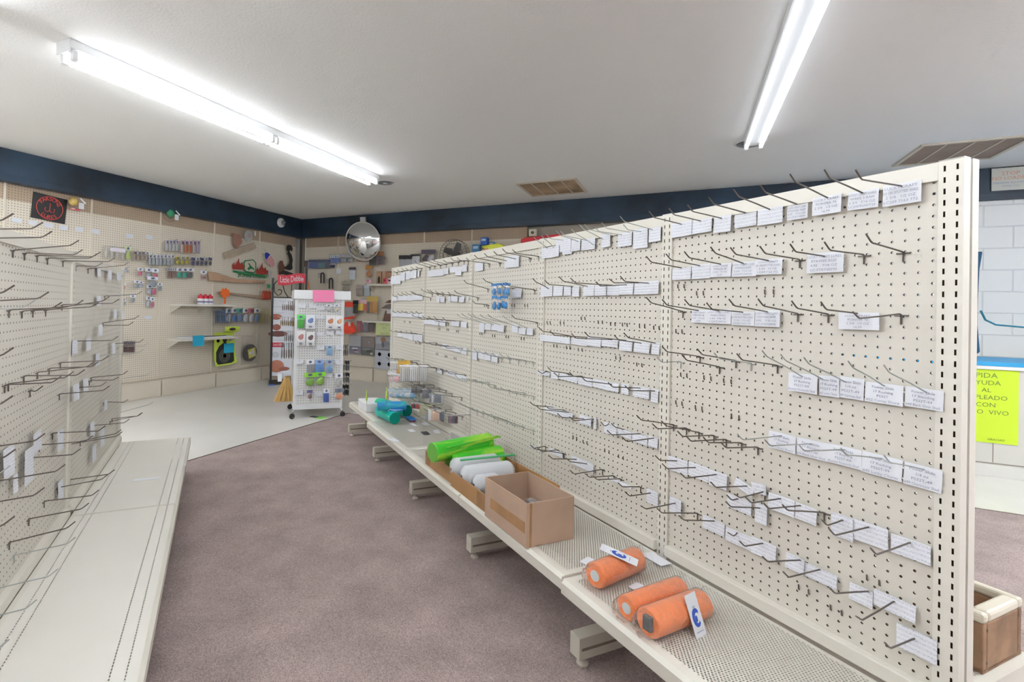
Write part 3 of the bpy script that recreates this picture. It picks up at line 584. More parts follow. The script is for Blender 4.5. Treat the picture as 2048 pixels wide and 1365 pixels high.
LUCKY = [['LUCKY CRAFT LURES', 'STAYSEE 90SP', '4.95    7/16 OZ', 'LC-STAYSEE90'], ['LUCKY CRAFT', 'POINTER 78', '2 3/4   1/2 OZ', '16.99'], ['LUCKY CRAFT LURES', 'WAKE 3 RAM', '2 3/4   7/16 OZ', 'LC2WTUWT25'],
         ['LUCKY CRAFT', 'LV 100 SPOTTED SHAD', '2 3/4   1/2 OZ', 'LC209 7163 772']]
SLIDE = [['Power Slide', '17 Bleeding', 'PS32T-44', '#44 Black Silver Shad'], ['Power Slide', '17 Rushing', 'PS32T', '#22 Coney Shore'], ['Power Slide', '1/4 oz', 'PS32T-49', '#49 Chartreuse Shad'],
         ['Power Slide', '17 Rushing', 'PS25T-99', '#42 Lucky Charm'], ['Power Slide', '17 Rushing', 'PS32T-RR', '#Lemon Fireworks Shad']]
def price_tag(S, x0, z1, x1, z0, label, group, lines=None, d=.34, tilt=None, name='price_tag'):
    w_, h = x1-x0, z1-z0; tilt = random.uniform(-.025, .025) if tilt is None else tilt
    v = []; f = []; n = 6; bow = random.uniform(.04, .22); lean = random.uniform(0, .15)
    def yy(a): return -bow*(a*a)+random.uniform(-.01, .01)
    for k, dy in ((0, 0), (1, .02)):
        for j in (0, 1):
            for i in range(n+1):
                a = 2*i/n-1; v.append((a*w_/2, -bow*a*a*(1 if a > 0 else .3)+dy-(lean if j == 0 else 0), (j-.5)*h))
    N = 2*(n+1)
    for i in range(n): f += [(i, i+1, i+n+2, i+n+1), (N+i, N+i+n+1, N+i+n+2, N+i+1)]
    b = MB(); b.add(v, f)
    o = b.build(name, paper_plain if lines else paper, loc=S.loc((x0+x1)/2, (z0+z1)/2, d), rot=S.a)
    o.rotation_euler[1] = tilt
    tag(o, label, 'price tag', group)
    if lines:
        g_ = MB(); k = len(lines)
        sz = min(.40, h*.9/(k+.7))
        for i, ln in enumerate(lines):
            vs, fs = glyphs(ln, sz, .002)
            wid = max(q[0] for q in vs)-min(q[0] for q in vs); s_ = min(1, (w_-.3)/wid)
            zc = h/2-(i+.95)*h/(k+.6)
            vs = [(q[0]*s_ + random.uniform(-.0, .0), -.24-lean*(.5-zc/h), q[2]*.9+zc) for q in vs]; g_.add(vs, fs)
        g_.build('handwriting', ink, o)
    return o
ROWN = {'A': 'top', 'B': 'second', 'C': 'third', 'D': 'fourth', 'E': 'fifth', 'F': 'sixth', 'G': 'bottom'}
BAYN = {'1': 'nearest', '2': 'second', '3': 'middle', '4': 'fourth', '5': 'farthest'}
for k in HOOKS:
    if k[0] == 'L': continue
    al = sorted([(h, kd) for kd in HOOKS[k] for h in HOOKS[k][kd]], key=lambda q: q[0][0])
    for i, ((u, z, L, du, dz), kd) in enumerate(al):
        hook(GR, -u, z, L, -du, dz, kd, '%s peg hook, %s from the near end, %s hook row, %s right-hand bay' % ('dark wire' if kd == 'd' else 'pale zinc wire', ORD[i], ROWN[k[1]], BAYN[k[0]]),
             'peg hooks in the %s row of the %s right-hand bay' % (ROWN[k[1]], BAYN[k[0]]))
for k in TAGS:
    al = sorted(TAGS[k], key=lambda q: q[2])
    for i, (a, z1, b_, z0) in enumerate(al):
        ln = None
        if k in ('1A', '1B', '1C') : ln = LUCKY[(i*3+len(k)+ord(k[1])) % 4]
        if k in ('1D', '1E'): ln = SLIDE[i % 5] if k == '1D' else SLIDE[(i+2) % 5]
        if i >= 4 and k in ('1A', '1B'): ln = None
        price_tag(GR, -a, z1, -b_, z0, 'white handwritten price tag, %s from near end, %s tag row, %s right-hand bay' % (ORD[i], ROWN[k[1]], BAYN[k[0]]),
                  'price tags in the %s row of the %s right-hand bay' % (ROWN[k[1]], BAYN[k[0]]), ln, tilt={('1F', 7): .28, ('1F', 6): -.12}.get((k, i)))
lh = [(u, z, L, du, dz, kd) for k in HOOKS if k[0] == 'L' for kd in HOOKS[k] for (u, z, L, du, dz) in HOOKS[k][kd]]
lh += [(u, z, 6.4, 0, 1.2, kd) for kd, u, z in LEFT_NEAR]
bins = [(50, 99, 'top'), (43, 50, 'second'), (38, 43, 'third'), (33, 38, 'fourth'), (28, 33, 'fifth'), (19.5, 28, 'sixth'), (0, 19.5, 'lowest')]
for lo, hi, nm in bins:
    for i, (u, z, L, du, dz, kd) in enumerate(sorted(q for q in lh if lo <= q[1] < hi)):
        hook(GL, u, z, L, du, dz, kd, '%s peg hook, %s from the near end, %s row of the left gondola' % ('dark wire' if kd == 'd' else 'pale zinc wire', ORD[i], nm), 'peg hooks in the %s row of the left gondola' % nm)
    for i, (a, z1, b_, z0) in enumerate(sorted(q for q in LTAGS if lo <= q[1] < hi)):
        c = (a+b_)/2; w_ = min(3.2, b_-a)
        price_tag(GL, c-w_/2, z1, c+w_/2, z0, 'white paper price tag, %s from the near end, %s row of the left gondola' % (ORD[i], nm), 'price tags on the left gondola', d=.5+.25*(i % 3))

# ------------------------------------------------------------------ wall shelving bays
def wall_bay(S, x0, x1, label, ztop=90, pegs=True):
    t = on(S, 'wall_pegboard_bay', label, 'pegboard', round((x0+x1)/2), 0, -1.2)
    w0, w1 = x0-round((x0+x1)/2), x1-round((x0+x1)/2)
    pb = MB()
    for yy, k_ in ((-1.2, 0), (-1.0, 1)): pb.add([(w0+.35, yy, 8), (w1-.35, yy, 8), (w1-.35, yy, ztop-6.5), (w0+.35, yy, ztop-6.5)], [(0, 1, 2, 3)], k_)
    pb.build('peg_panel', [peg_w, raw], t)
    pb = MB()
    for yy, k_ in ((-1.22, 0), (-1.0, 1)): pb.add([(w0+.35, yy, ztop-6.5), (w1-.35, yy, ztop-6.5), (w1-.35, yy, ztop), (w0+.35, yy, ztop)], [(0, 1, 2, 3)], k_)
    pb.build('shaded_top_strip', [peg_shade, raw], t)  # top of the pegboard with the fascia's shade painted in
    u_ = MB(); u_.box(w0-.35, -1.5, 0, w0+.35, 0, ztop); u_.build('upright', sand, t, bev=.05)
    k = MB(); k.box(w0+.35, -5.2, .5, w1-.35, -1.2, 7.6); k.box(w0+.1, -5.0, 0, w1-.1, -1.2, .5)
    k.build('base_cover', sand, t, bev=.1)
    MB().box(w0+.3, -5.4, 7.5, w1-.3, -1.2, 7.9).build('base_ledge', sand, t, bev=.06)
    return t
YS = [5, 36, 67, 98, 129, 161, 192.5, 225, 256.6]
for i in range(len(YS)-1):
    n = len(YS)-2-i
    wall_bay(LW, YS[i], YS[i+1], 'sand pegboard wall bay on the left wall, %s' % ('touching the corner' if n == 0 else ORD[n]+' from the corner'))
XS = [-226.6, -200, -169, -138, -108, -76]
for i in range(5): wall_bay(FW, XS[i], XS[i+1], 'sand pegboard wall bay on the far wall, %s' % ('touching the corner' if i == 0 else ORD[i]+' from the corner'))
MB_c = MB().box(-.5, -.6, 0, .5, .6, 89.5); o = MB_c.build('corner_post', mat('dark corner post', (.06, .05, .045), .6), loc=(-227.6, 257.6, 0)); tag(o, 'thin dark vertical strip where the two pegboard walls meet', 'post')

# prongs of hooks hung on the far side, poking through the right-hand panels
PR = [(50.4, 49.4), (47.4, 48.4), (38.3, 48.4), (50.6, 43.2), (50.4, 33.4), (47.3, 33.3), (42.2, 33.2), (31.0, 15.9), (34.1, 16.4), (27.9, 20.5), (49.7, 37.3), (46.1, 37.4), (43.3, 37.4), (80.4, 43.3), (76.3, 43.4), (70.5, 44.4), (66.2, 43.9), (63.3, 43.7),
      (60.7, 43.7), (57.2, 43.6), (54.5, 43.5), (78.2, 39.0), (74.4, 39.0), (71.1, 38.9), (62.0, 38.4), (57.6, 37.8), (72.1, 23.3), (69.4, 23.2), (64.1, 23.1), (61.0, 23.0), (105.5, 46.4), (99.5, 46.4), (93.2, 46.5), (88.2, 46.5), (107.4, 39.6), (101.3, 39.5), (95.4, 39.6), (89.3, 39.6),
      (132.3, 39.5), (126.5, 39.6), (120.4, 39.5), (133.4, 32.3), (127.2, 32.2), (121.4, 32.3), (161.5, 40.6), (156.3, 40.6), (150.2, 34.3), (147.1, 34.3)]
cnt = {}
bh = Surf(P.x*58.66, P.y*58.66, GR.a+math.pi)
for u, z in sorted(PR):
    bn = sum(u > v for v in RP)-1; i = cnt.get(bn, 0); cnt[bn] = i+1
    b = MB().tube([(0, .1, .05), (0, -1.1, .0), (.1, -4.5, .3), (.1, -6, 1.2)], .07, 6)
    o = b.build('far_side_hook', wire_d, None, True, loc=bh.loc(u, z, 0), rot=bh.a)
    tag(o, 'dark far-side hook, prongs showing through the %s right-hand bay, %s from near end' % (BAYN[str(bn+1)], ORD[i]), 'hook', 'far-side hooks showing only their prongs')
    c = MB()
    for x in (-.5, .5): c.tube([(x, .1, .0), (x, .22, .03), (x, .36, .12), (x, .38, .6)], .075, 6)
    c.tube([(-.5, -.08, 0), (.5, -.08, 0)], .08, 6); c.build('prongs', wire_d, o, True)

# ------------------------------------------------------------------ goods on the walls and racks
def hangwire(S, x, z, d, label, kind='g'):
    lb = label.replace('zinc wire product hook holding', 'zinc hook holding').replace('zinc wire hook holding', 'zinc hook holding')
    return hook(S, x, z, d+2.2, 0, .8, kind, ' '.join(lb.split()[:16]).rstrip(','), 'product hooks on the walls', clip=False, r=.09, name='product_hook')
def filerow(x0, x1, y0, y1, n, side, name, lab, card, cont, w_=4.2, dep=-3.5, style='bars'):
    """packs one behind another on a hook that sticks out of the spinner's side"""
    a0 = SP.at(x0, y0, dep); a1 = SP.at(x1, y1, dep); z1, z0 = a0[1], a1[1]; h = z1-z0
    for i in range(n):
        x = a0[0]+(a1[0]-a0[0])*(i+.5)/n; cd = card[i % len(card)] if isinstance(card, list) else card; ct = cont[i % len(cont)] if isinstance(cont, list) else cont
        t = on(SP, name, lab % ORD[i], 'pack', x, z0, dep, 'packs hanging off the sides of the spinner display', side*math.pi/2+random.uniform(-.12, .12))
        MB().box(-w_/2, -.05, h*.66, w_/2, .05, h).build('header_card', C_(*cd), t)
        MB().pillow(w_, h*.72, .5, 0, 0, h*.36).build('pouch', clear, t, True)
        b = MB(); b.pillow(w_*.8, h*.5, .3, 0, 0, h*.3); b.build('contents', C_(*ct), t, True)
    e = SPL if side < 0 else SPR
    off = abs((a0[0] if side < 0 else a1[0]-19.5))+1.0
    hook(e, dep if side < 0 else -dep, z1-.3, off, 0, .5, 'g', 'zinc hook carrying the %s' % (' '.join((lab % 'file').split()[:8]).rstrip(',')), 'product hooks on the walls', clip=False, r=.09, name='product_hook')
def pack(S, bx, d, name, label, card=(.85, .86, .9), cont=(.4, .42, .45), style='lure', group=None, cat='pack', yaw=0, head=.32, wire=True, logo=True, tint=None):
    x0, z1, x1, z0 = S.box(*bx, d); w_, h = x1-x0, z1-z0
    t = on(S, name, label, cat, (x0+x1)/2, z0, d, group, yaw)
    cm = C_(*card); km = C_(*cont)
    if style == 'card':
        MB().box(-w_/2, -.04, 0, w_/2, .04, h).build('backing_card', cm, t)
        b = MB(); b.ball(0, -.1, h*.56, w_*.3, .12, h*.16); b.ball(w_*.12, -.1, h*.68, w_*.2, .1, h*.1); b.build('printed_picture', km, t, True)
        MB().pillow(w_*.8, h*.26, .8, 0, -.3, h*.17).build('blister', clear, t, True)
        MB().ball(0, -.3, h*.16, w_*.22, .18, h*.07).build('contents', C_(.3, .32, .36), t, True)
    else:
        hd = MB().box(-w_/2, -.05, h*(1-head), w_/2, .05, h).build('header_card', cm, t)
        if logo: MB().ball(0, -.07, h*(1-head*.5), w_*.2, .03, h*head*.28).build('printed_logo', C_(.12, .13, .25), hd, True)
        MB().pillow(w_*.96, h*(1-head*.8), min(.9, w_*.3), 0, 0, h*(1-head*.8)/2).build('pouch', clear_mat('tint %.1f%.1f%.1f' % tint, tint) if tint else clear, t, True)
        b = MB()
        if style == 'lure':
            for k in range(3):
                x = (k-1)*w_*.26; b.tube([(x, 0, h*.08), (x+.05, -.05, h*.3), (x-.03, 0, h*(1-head)*.9)], [.05, w_*.09, .03], 6)
        elif style == 'bars':
            n = 4
            for k in range(n):
                x = (k-(n-1)/2)*w_/n*.9; b.box(x-w_*.08, -.1, h*.05, x+w_*.08, .1, h*(1-head)*.95)
        elif style == 'lump':
            b.ball(0, 0, h*.3, w_*.38, min(.35, w_*.2), h*.25); b.ball(w_*.1, -.05, h*.48, w_*.25, .2, h*.13)
        elif style == 'full':
            b.pillow(w_*.9, h*(1-head)*.95, .35, 0, 0, h*(1-head)*.5)
        b.build('contents', km, t, True)
    if wire: hangwire(S, (x0+x1)/2+.05, z1-.25, d, 'zinc wire product hook holding the ' + label)
    return t
def packrow(S, bx, d, n, name, lab, group, card, cont, style='bars', cat='pack', yaw=.5, **k):
    """n packs in a row or in a file; lab uses %s for which one from the left"""
    for i in range(n):
        st_ = (bx[2]-bx[0])/n; a = bx[0]+st_*i-st_*.28; b = a+st_*1.56
        cd = card[i % len(card)] if isinstance(card, list) else card; ct = cont[i % len(cont)] if isinstance(cont, list) else cont
        pack(S, (a, bx[1], b, bx[3]), d+.3*(i % 3), name, lab % ORD[i], cd, ct, style, group, cat, yaw, wire=(i % 2 == 0 and n < 9), **k)
def scard(S, bx, d, label, col, lines=None, name='sign_card', cat='sign', ink_=(.12, .15, .12), sz=None, thick=.06, tilt=0, group=None, top=.85):
    x0, z1, x1, z0 = S.box(*bx, d); w_, h = x1-x0, z1-z0
    t = MB().box(-w_/2, 0, -h/2, w_/2, thick, h/2).build(name, C_(*col), None, loc=S.loc((x0+x1)/2, (z0+z1)/2, d), rot=S.a)
    t.rotation_euler[1] = tilt; tag(t, label, cat, group)
    if lines:
        b = MB(); k = len(lines); s_ = sz or h*.7/k
        for i, ln in enumerate(lines):
            if not ln: continue
            vs, fs = glyphs(ln, s_, .004); wd = max(q[0] for q in vs)-min(q[0] for q in vs); f = min(1, w_*.9/wd)
            b.add([(q[0]*f, q[1]-.03, q[2]+h*(top-.5)-(i+.5)*h*top/k) for q in vs], fs)
        b.build('lettering', C_(*ink_), t)
    return t
def silh(S, pts, ref, d, name, label, cat, col, thick=.22, extra=()):
    """cut-out whose outline is given in picture pixels on the surface"""
    q = [S.at(x, y, d) for x, y in pts]; c = S.at(ref[0], ref[1], d)
    t = on(S, name, label, cat, c[0], c[1], d)
    MB().prism([(a-c[0], b-c[1]) for a, b in q], -thick, 0).build('cutout', C_(*col), t)
    for nm, ps, cl in extra:
        q = [S.at(x, y, d) for x, y in ps]; MB().prism([(a-c[0], b-c[1]) for a, b in q], -thick-.08, -thick+.02).build(nm, C_(*cl), t)
    return t
GW = 'small hanging goods on the left wall'
# --- left wall, upper part
def neon_sign():
    S = LW; d = .6; x0, z1, x1, z0 = S.box(65, 385, 132, 447, d); w_, h = x1-x0, z1-z0
    t = on(S, 'lure_shop_sign', 'black square sign with red hook emblem and lettering, high on left wall', 'sign', (x0+x1)/2, (z0+z1)/2, d)
    t.rotation_euler[1] = .07
    MB().box(-w_/2, 0, -h/2, w_/2, .35, h/2).build('backboard', black, t, bev=.05)
    red = mat('sign red', (.62, .06, .05), .4)
    R = min(w_, h)*.46
    MB().tube([(R*math.cos(a*.2618), -.12, R*.98*math.sin(a*.2618)) for a in range(25)], .13, 6).build('ring', red, t, True)
    b = MB()
    for txt, rad, up in (('PARSONS', R*.78, 1), ('LURES', R*.78, -1)):
        n = len(txt)
        for i, ch in enumerate(txt):
            a = (i-(n-1)/2)*.34*(1 if up > 0 else .95)
            vs, fs = glyphs(ch, R*.46, .05); M = T(rad*math.sin(a), -.1, up*rad*math.cos(a), 0, a*up)
            b.add(vs, fs, 0, M)
    b.build('lettering', red, t)
    b = MB()
    b.tube([(0, -.12, R*.42), (0, -.12, -R*.2)], .12, 6)
    for s in (-1, 1): b.tube([(0, -.12, -R*.2), (s*R*.14, -.12, -R*.34), (s*R*.32, -.12, -R*.3), (s*R*.38, -.12, -R*.1), (s*R*.3, -.12, 0)], .12, 6)
    b.build('hook_emblem', red, t, True)
neon_sign()
def ornament(x, y, r, col, label, ring=True, tagxy=None):
    S = LW; d = 4; c = S.at(x, y, d); t = on(S, 'glass_ornament', label, 'ornament', c[0], c[1], d)
    MB().ball(0, 0, 0, r, r*.8, r, n=16).build('glass_body', col, t, True)
    MB().tube([(0, 0, r*.9), (0, .3, r*1.8), (.1, 2.5, r*3.0)], .05, 5).build('cord', wire_g, t)
    if ring: MB().tube([(r*2.1*math.cos(k*math.pi/12), .3, r*2.1*math.sin(k*math.pi/12)) for k in range(25)], .07, 5).build('wire_ring', wire_d, t, True)
    b = MB(); b.box(r*1.0, -.6, -r*1.5, r*2.1, -.55, -r*.1); b.build('paper_tag', paper_plain, t)
    b = MB(); b.tube([(r*1.3, -.5, r*.9), (r*2.4, -.7, -r*.1)], .28, 8); b.build('bulb_tube', C_(.85, .86, .88), t, True)
    MB().box(-.3, 2.5, r*2.9, .3, 3.9, r*3.3).build('wall_clip', chrome, t)
ornament(341, 427, 1.9, mat('green glass', (.05, .32, .16), .15), 'green glass ball in a wire ring hanging below the left fascia')
ornament(147, 403, 1.8, mat('orange green glass', (.45, .32, .10), .2, noise=.6, nscale=12), 'orange and green glass ornament hanging beside the black hook sign', ring=False)
t = on(LW, 'fishing_lure', 'red plastic fish lure hanging right below the orange glass ornament', 'lure', LW.at(150, 419, 3)[0], LW.at(150, 419, 3)[1], 3)
MB().ball(0, 0, 0, 2.2, .5, .5).build('body', C_(.65, .12, .13), t, True); MB().ball(-.8, -.3, .1, .9, .3, .22).build('belly', C_(.85, .8, .8), t, True)
MB().tube([(0, .2, .4), (.1, 1.2, 1.6), (0, 2.9, 2.2)], .04, 5).build('cord', wire_g, t)
for i, (x, y) in enumerate(((32, 441), (65, 446), (96, 451), (126, 456), (157, 459), (190, 463), (258, 472), (298, 475), (295, 635))):
    a = LW.at(x, y, 0); lb = 'blank white slip on the left wall pegboard, %s from the left in the upper row' % ORD[i] if i < 8 else 'blank white slip alone on the left wall, low beside the shelves'
    price_tag(LW, a[0]-1.6, a[1]+.9, a[0]+1.6, a[1]-.9, lb, 'blank slips on the left wall', d=.3, name='shelf_slip')
# clear boxes
def clearbox(S, bx, d, label, col, n=4):
    x0, z1, x1, z0 = S.box(*bx, d); w_, h = x1-x0, z1-z0
    t = on(S, 'clamshell_box', label, 'pack', (x0+x1)/2, z0, d)
    b = MB(); b.box(-w_/2, -3, 0, w_/2, 0, h); b.build('clear_shell', clear, t, bev=.2)
    b = MB()
    for k in range(n): q = (k-(n-1)/2)*w_/n; b.tube([(q, -1.5, h*.1), (q+.1, -1.5, h*.5), (q, -1.6, h*.85)], [.3, w_/n*.34, .1], 7)
    b.build('contents', C_(*col), t, True)
    MB().box(-w_*.3, -3.1, h*.6, w_*.4, -3.02, h*.9).build('label', C_(.75, .7, .78), t)
    hangwire(S, (x0+x1)/2, z1-.1, d, 'zinc wire product hook holding the '+label)
clearbox(LW, (203, 492, 246, 521), 2, 'clear clamshell box of pale lures above the left rack end', (.55, .52, .48))
pack(LW, (250, 492, 262, 522), 2, 'lure_pack', 'lime green lure in a clear bag, right of the clamshell box', (.7, .8, .5), (.55, .7, .2), 'lump')
packrow(LW, (331, 480, 358, 504), 2.5, 4, 'lure_pack', 'white soft bait pack, %s from left, upper left cluster of left wall', GW, (.75, .7, .82), (.85, .85, .88))
packrow(LW, (361, 481, 401, 508), 2.5, 5, 'lure_pack', 'purple-topped bait pack with orange contents, %s from left, upper left wall', GW, (.62, .45, .6), [(.8, .75, .75), (.85, .25, .08), (.85, .22, .06), (.8, .7, .65), (.6, .5, .8)])
packrow(LW, (266, 503, 298, 522), 2.2, 4, 'lure_pack', 'brown and white tackle pack, %s from left, left end of second row', GW, [(.45, .36, .32), (.8, .8, .85)], (.5, .4, .33), 'lump')
packrow(LW, (297, 509, 349, 532), 2.2, 7, 'lure_pack', 'white-carded hook pack, %s from left in the long second row', GW, (.84, .85, .9), (.6, .64, .7))
packrow(LW, (351, 513, 379, 531), 2.2, 3, 'lure_pack', 'yellow jig pack, %s from left, beside the navy packs', GW, [(.7, .62, .1), (.8, .8, .75), (.75, .7, .3)], (.75, .68, .1), 'lump')
packrow(LW, (382, 515, 425, 533), 2.2, 5, 'lure_pack', 'navy and white jig pack, %s from left, right end of second row', GW, [(.1, .13, .32), (.8, .82, .88)], (.1, .11, .25), 'lump')
packrow(LW, (335, 535, 353, 557), 2.2, 4, 'lure_pack', 'brown striped worm pack, %s from left in the third row', GW, (.75, .75, .8), (.4, .25, .22))
packrow(LW, (354, 536, 386, 558), 2.2, 3, 'lure_pack', 'white-topped worm pack, %s from left, right part of third row', GW, (.84, .85, .9), [(.05, .45, .33), (.05, .4, .3), (.12, .13, .16)], 'lump', yaw=.2)
for i, (x0, y0, x1, y1) in enumerate(((291, 536, 304, 560), (304, 537, 317, 562), (295, 553, 316, 575), (293, 570, 306, 590), (303, 568, 314, 592), (314, 566, 325, 583), (292, 593, 302, 615), (301, 595, 309, 617), (268, 561, 280, 578), (277, 563, 287, 576),
        (275, 536, 286, 553), (260, 590, 271, 606), (246, 536, 258, 546), (244, 566, 251, 580), (244, 598, 252, 612))):
    pack(LW, (x0, y0, x1, y1), 2+.8*(i % 3), 'lure_pack', 'small white-carded tackle pack, %s of the scattered left wall packs from the top' % ORD[i], (.82, .84, .9), [(.5, .52, .6), (.6, .15, .25), (.3, .35, .4)][i % 3], 'lump', GW, wire=(i % 2 == 0))
packrow(LW, (247, 683, 270, 706), 3, 6, 'lure_pack', 'dark brown soft bait pack, %s from left, low behind the left rack end', GW, (.3, .24, .24), (.16, .09, .09))
pack(LW, (401, 541, 413, 562), 2, 'lure_pack', 'white card pack with a small dark red lure, left of the paddles', (.84, .85, .9), (.35, .1, .12), 'lure')
# long timber pieces
def plank(S, pts, d, name, label, col, thick=1.0):
    q = [S.at(x, y, d) for x, y in pts]; cx = sum(a for a, b in q)/len(q); cz = min(b for a, b in q)
    t = on(S, name, label, 'paddle', cx, cz, d)
    MB().prism([(a-cx, b-cz) for a, b in q], -thick, 0).build('blade', mat(label[:20], col, .55, noise=.14, nscale=5), t, bev=.25)
    x0 = min(a for a, b in q)-cx; x1 = max(a for a, b in q)-cx; zm = sum(b for a, b in q)/len(q)-cz
    for x in (x0*.45, x1*.6):
        b = MB(); b.tube([(x, d, zm*.7), (x, -thick-.4, zm*.35), (x, -thick-.5, zm*.8)], .1, 6); b.build('support_peg', wire_d, t)
plank(LW, [(415, 543), (428, 545), (470, 558), (530, 561), (529, 566), (470, 566), (432, 562), (417, 562)], 2, 'wooden_paddle', 'pale tan wooden paddle lying across pegs under the deer sign', (.50, .33, .22))
plank(LW, [(432, 585), (445, 583), (480, 588), (528, 592), (524, 598), (480, 592), (450, 589), (436, 588)], 2, 'wooden_paddle', 'thin brown wooden paddle lower down, above the bagged goods', (.42, .31, .22), .8)
def whirl():
    S = LW; d = 2.5; c = S.at(480, 480, d); t = on(S, 'wooden_wall_clock_kit', 'brown wooden cut-out with slanted bar and round glass piece, upper left wall', 'ornament', c[0], c[1], d)
    def q(x, y): a = S.at(x, y, d); return a[0]-c[0], a[1]-c[1]
    br = mat('driftwood brown', (.42, .34, .26), .6, noise=.1, nscale=6)
    MB().prism([q(446, 506), (q(508, 486)), (q(512, 496)), (q(450, 519))], -.5, 0).build('slanted_bar', br, t, bev=.05)
    MB().prism([q(466, 466), q(480, 470), q(484, 485), q(474, 498), (q(466, 488))], -.35, .1).build('back_piece', mat('dark red wood', (.32, .16, .12), .5), t)
    a = q(496, 472); R = 3.1
    MB().tube([(a[0]+R*math.cos(k*math.pi/12), -.5, a[1]+R*math.sin(k*math.pi/12)) for k in range(25)], .14, 6).build('round_rim', br, t, True)
    MB().lathe([(.01, 0), (R*.95, 0), (R*.95, .1), (.01, .3)], 24, M=T(a[0], -.45, a[1], 0, 0, math.pi/2)).build('glass_disc', cloudy, t, True)
    MB().ball(a[0]+.3, -.7, a[1], 1.1, .3, .9).build('painted_fish', C_(.45, .25, .2), t, True)
    b = q(509, 467); MB().box(b[0]-.6, -.7, b[1]-1.4, b[0]+.5, -.6, b[1]+1.2).build('paper_tag', paper_plain, t)
whirl()
def flame(x0, x1, yb, yt):
    w_ = x1-x0
    return [(x0, yb), (x0-1, yb-8), (x0+w_*.12, yb-14), (x0+w_*.15, yb-7), (x0+w_*.3, yb-12), (x0+w_*.42, yt+6), (x0+w_*.52, yt), (x0+w_*.56, yt+9), (x0+w_*.68, yb-10), (x0+w_*.8, yt+8), (x0+w_*.86, yb-9), (x1+1, yb-7), (x1, yb)]
def deere():
    S = LW; d = 1.2; c = S.at(500, 545, d); t = on(S, 'tractor_brand_sign', 'green deer badge sign between red metal flames, green lettering below', 'sign', c[0], c[1], d)
    def q(p_): a = S.at(p_[0], p_[1], d); return a[0]-c[0], a[1]-c[1]
    red = mat('flame red', (.36, .045, .03), .45); gr = mat('badge green', (.02, .20, .07), .45)
    for a, b_ in ((465, 489), (513, 535)):
        MB().prism([q(p_) for p_ in flame(a, b_, 539 if a < 500 else 549, 517 if a < 500 else 526)], -.2, 0).build('flame', red, t)
    z = [(490, 522), (505, 520), (511, 526), (511, 542), (506, 546), (491, 543), (488, 538), (488, 526)]
    MB().prism([q(p_) for p_ in z], -.12, 0).build('badge_field', C_(.62, .56, .45), t)
    zz = [q(p_) for p_ in z]+[q(z[0])]
    MB().tube([(a, -.2, b) for a, b in zz], .32, 6).build('badge_border', gr, t, True)
    MB().prism([q(p_) for p_ in ((494, 538), (499, 533), (496, 527), (498, 527), (501, 532), (507, 537), (509, 541), (504, 538), (500, 538), (497, 541))], -.35, -.1).build('leaping_deer', gr, t)
    MB().prism([q(p_) for p_ in ((466, 541), (490, 545), (534, 552), (533, 555), (490, 550), (467, 545))], -.2, 0).build('ground_bar', gr, t)
    vs, fs = glyphs('JOHN DEERE', 3.3, .1); a = q((505, 553)); w_ = q((531, 553))[0]-q((474, 553))[0]; f = w_/(max(v[0] for v in vs)-min(v[0] for v in vs))
    MB().add([(v[0]*f, v[1]-.2, v[2]*.8) for v in vs], fs, 0, T(a[0], 0, a[1], 0, 0)).build('lettering', gr, t)
deere()
def flag():
    S = LW; d = 3; c = S.at(539, 520, d); t = on(S, 'flag_spinner', 'oval stars-and-stripes hanging ornament right of the flame sign', 'ornament', c[0], c[1], d)
    def q(x, y): a = S.at(x, y, d); return a[0]-c[0], a[1]-c[1]
    n = 22; ax = (q(548, 533)[0]-q(530, 506)[0])/2, (q(548, 533)[1]-q(530, 506)[1])/2
    La = math.hypot(*ax); ux = (ax[0]/La, ax[1]/La); vx = (-ux[1], ux[0]); Lb = La*.48
    P_ = lambda a, r=1: (ux[0]*La*r*math.cos(a)+vx[0]*Lb*r*math.sin(a), ux[1]*La*r*math.cos(a)+vx[1]*Lb*r*math.sin(a))
    MB().prism([P_(2*math.pi*k/n) for k in range(n)], -.2, 0).build('oval_plate', C_(.8, .78, .78), t)
    r = MB()
    for k in range(6):
        s0 = -.88+k*.32; s1 = s0+.16
        f = lambda s: math.sqrt(max(0, 1-s*s))
        lo = -f(s0) if s0 < -.1 or True else 0
        a0 = -.25 if s0 > .0 else -f(s0)
        r.prism([(ux[0]*La*a+vx[0]*Lb*s, ux[1]*La*a+vx[1]*Lb*s) for a, s in ((a0, s0), (f(s0)*.97, s0), (f(s1)*.97, s1), (a0, s1))], -.26, -.18)
    r.build('red_stripes', C_(.6, .05, .08), t)
    MB().prism([P_(a) for a in [math.pi*(.62+.76*k/8) for k in range(9)]], -.3, -.19).build('blue_canton', C_(.02, .05, .4), t)
    MB().tube([(q(533, 503)[0], 0, q(533, 503)[1]), (q(534, 498)[0], 2.8, q(534, 498)[1])], .05, 5).build('cord', wire_d, t)
flag()
t = on(LW, 'fish_ornament', 'silver grey hanging fish ornament right below the flag oval', 'ornament', *LW.at(540, 547, 3), 3)
MB().ball(0, 0, 0, .9, .4, 2.2).build('body', C_(.45, .47, .5), t, True); MB().prism([(-.9, -3), (0, -1.8), (.9, -3)], -.1, .1).build('tail', C_(.55, .57, .6), t); MB().tube([(0, 0, 2), (0, 2.9, 3)], .05, 5).build('cord', wire_d, t)
silh(LW, [(573, 493), (576, 490), (582, 491), (585, 497), (584, 503), (581, 500), (578, 503), (583, 510), (585, 520), (584, 530), (585, 538), (580, 541), (571, 538), (567, 536), (573, 533), (578, 528), (579, 520), (576, 510), (574, 508), (576, 504), (573, 500)], (577, 515), 2,
     'metal_wall_figure', 'black cut-out figure on the wall over the red script rack sign', 'ornament', (.02, .02, .02))
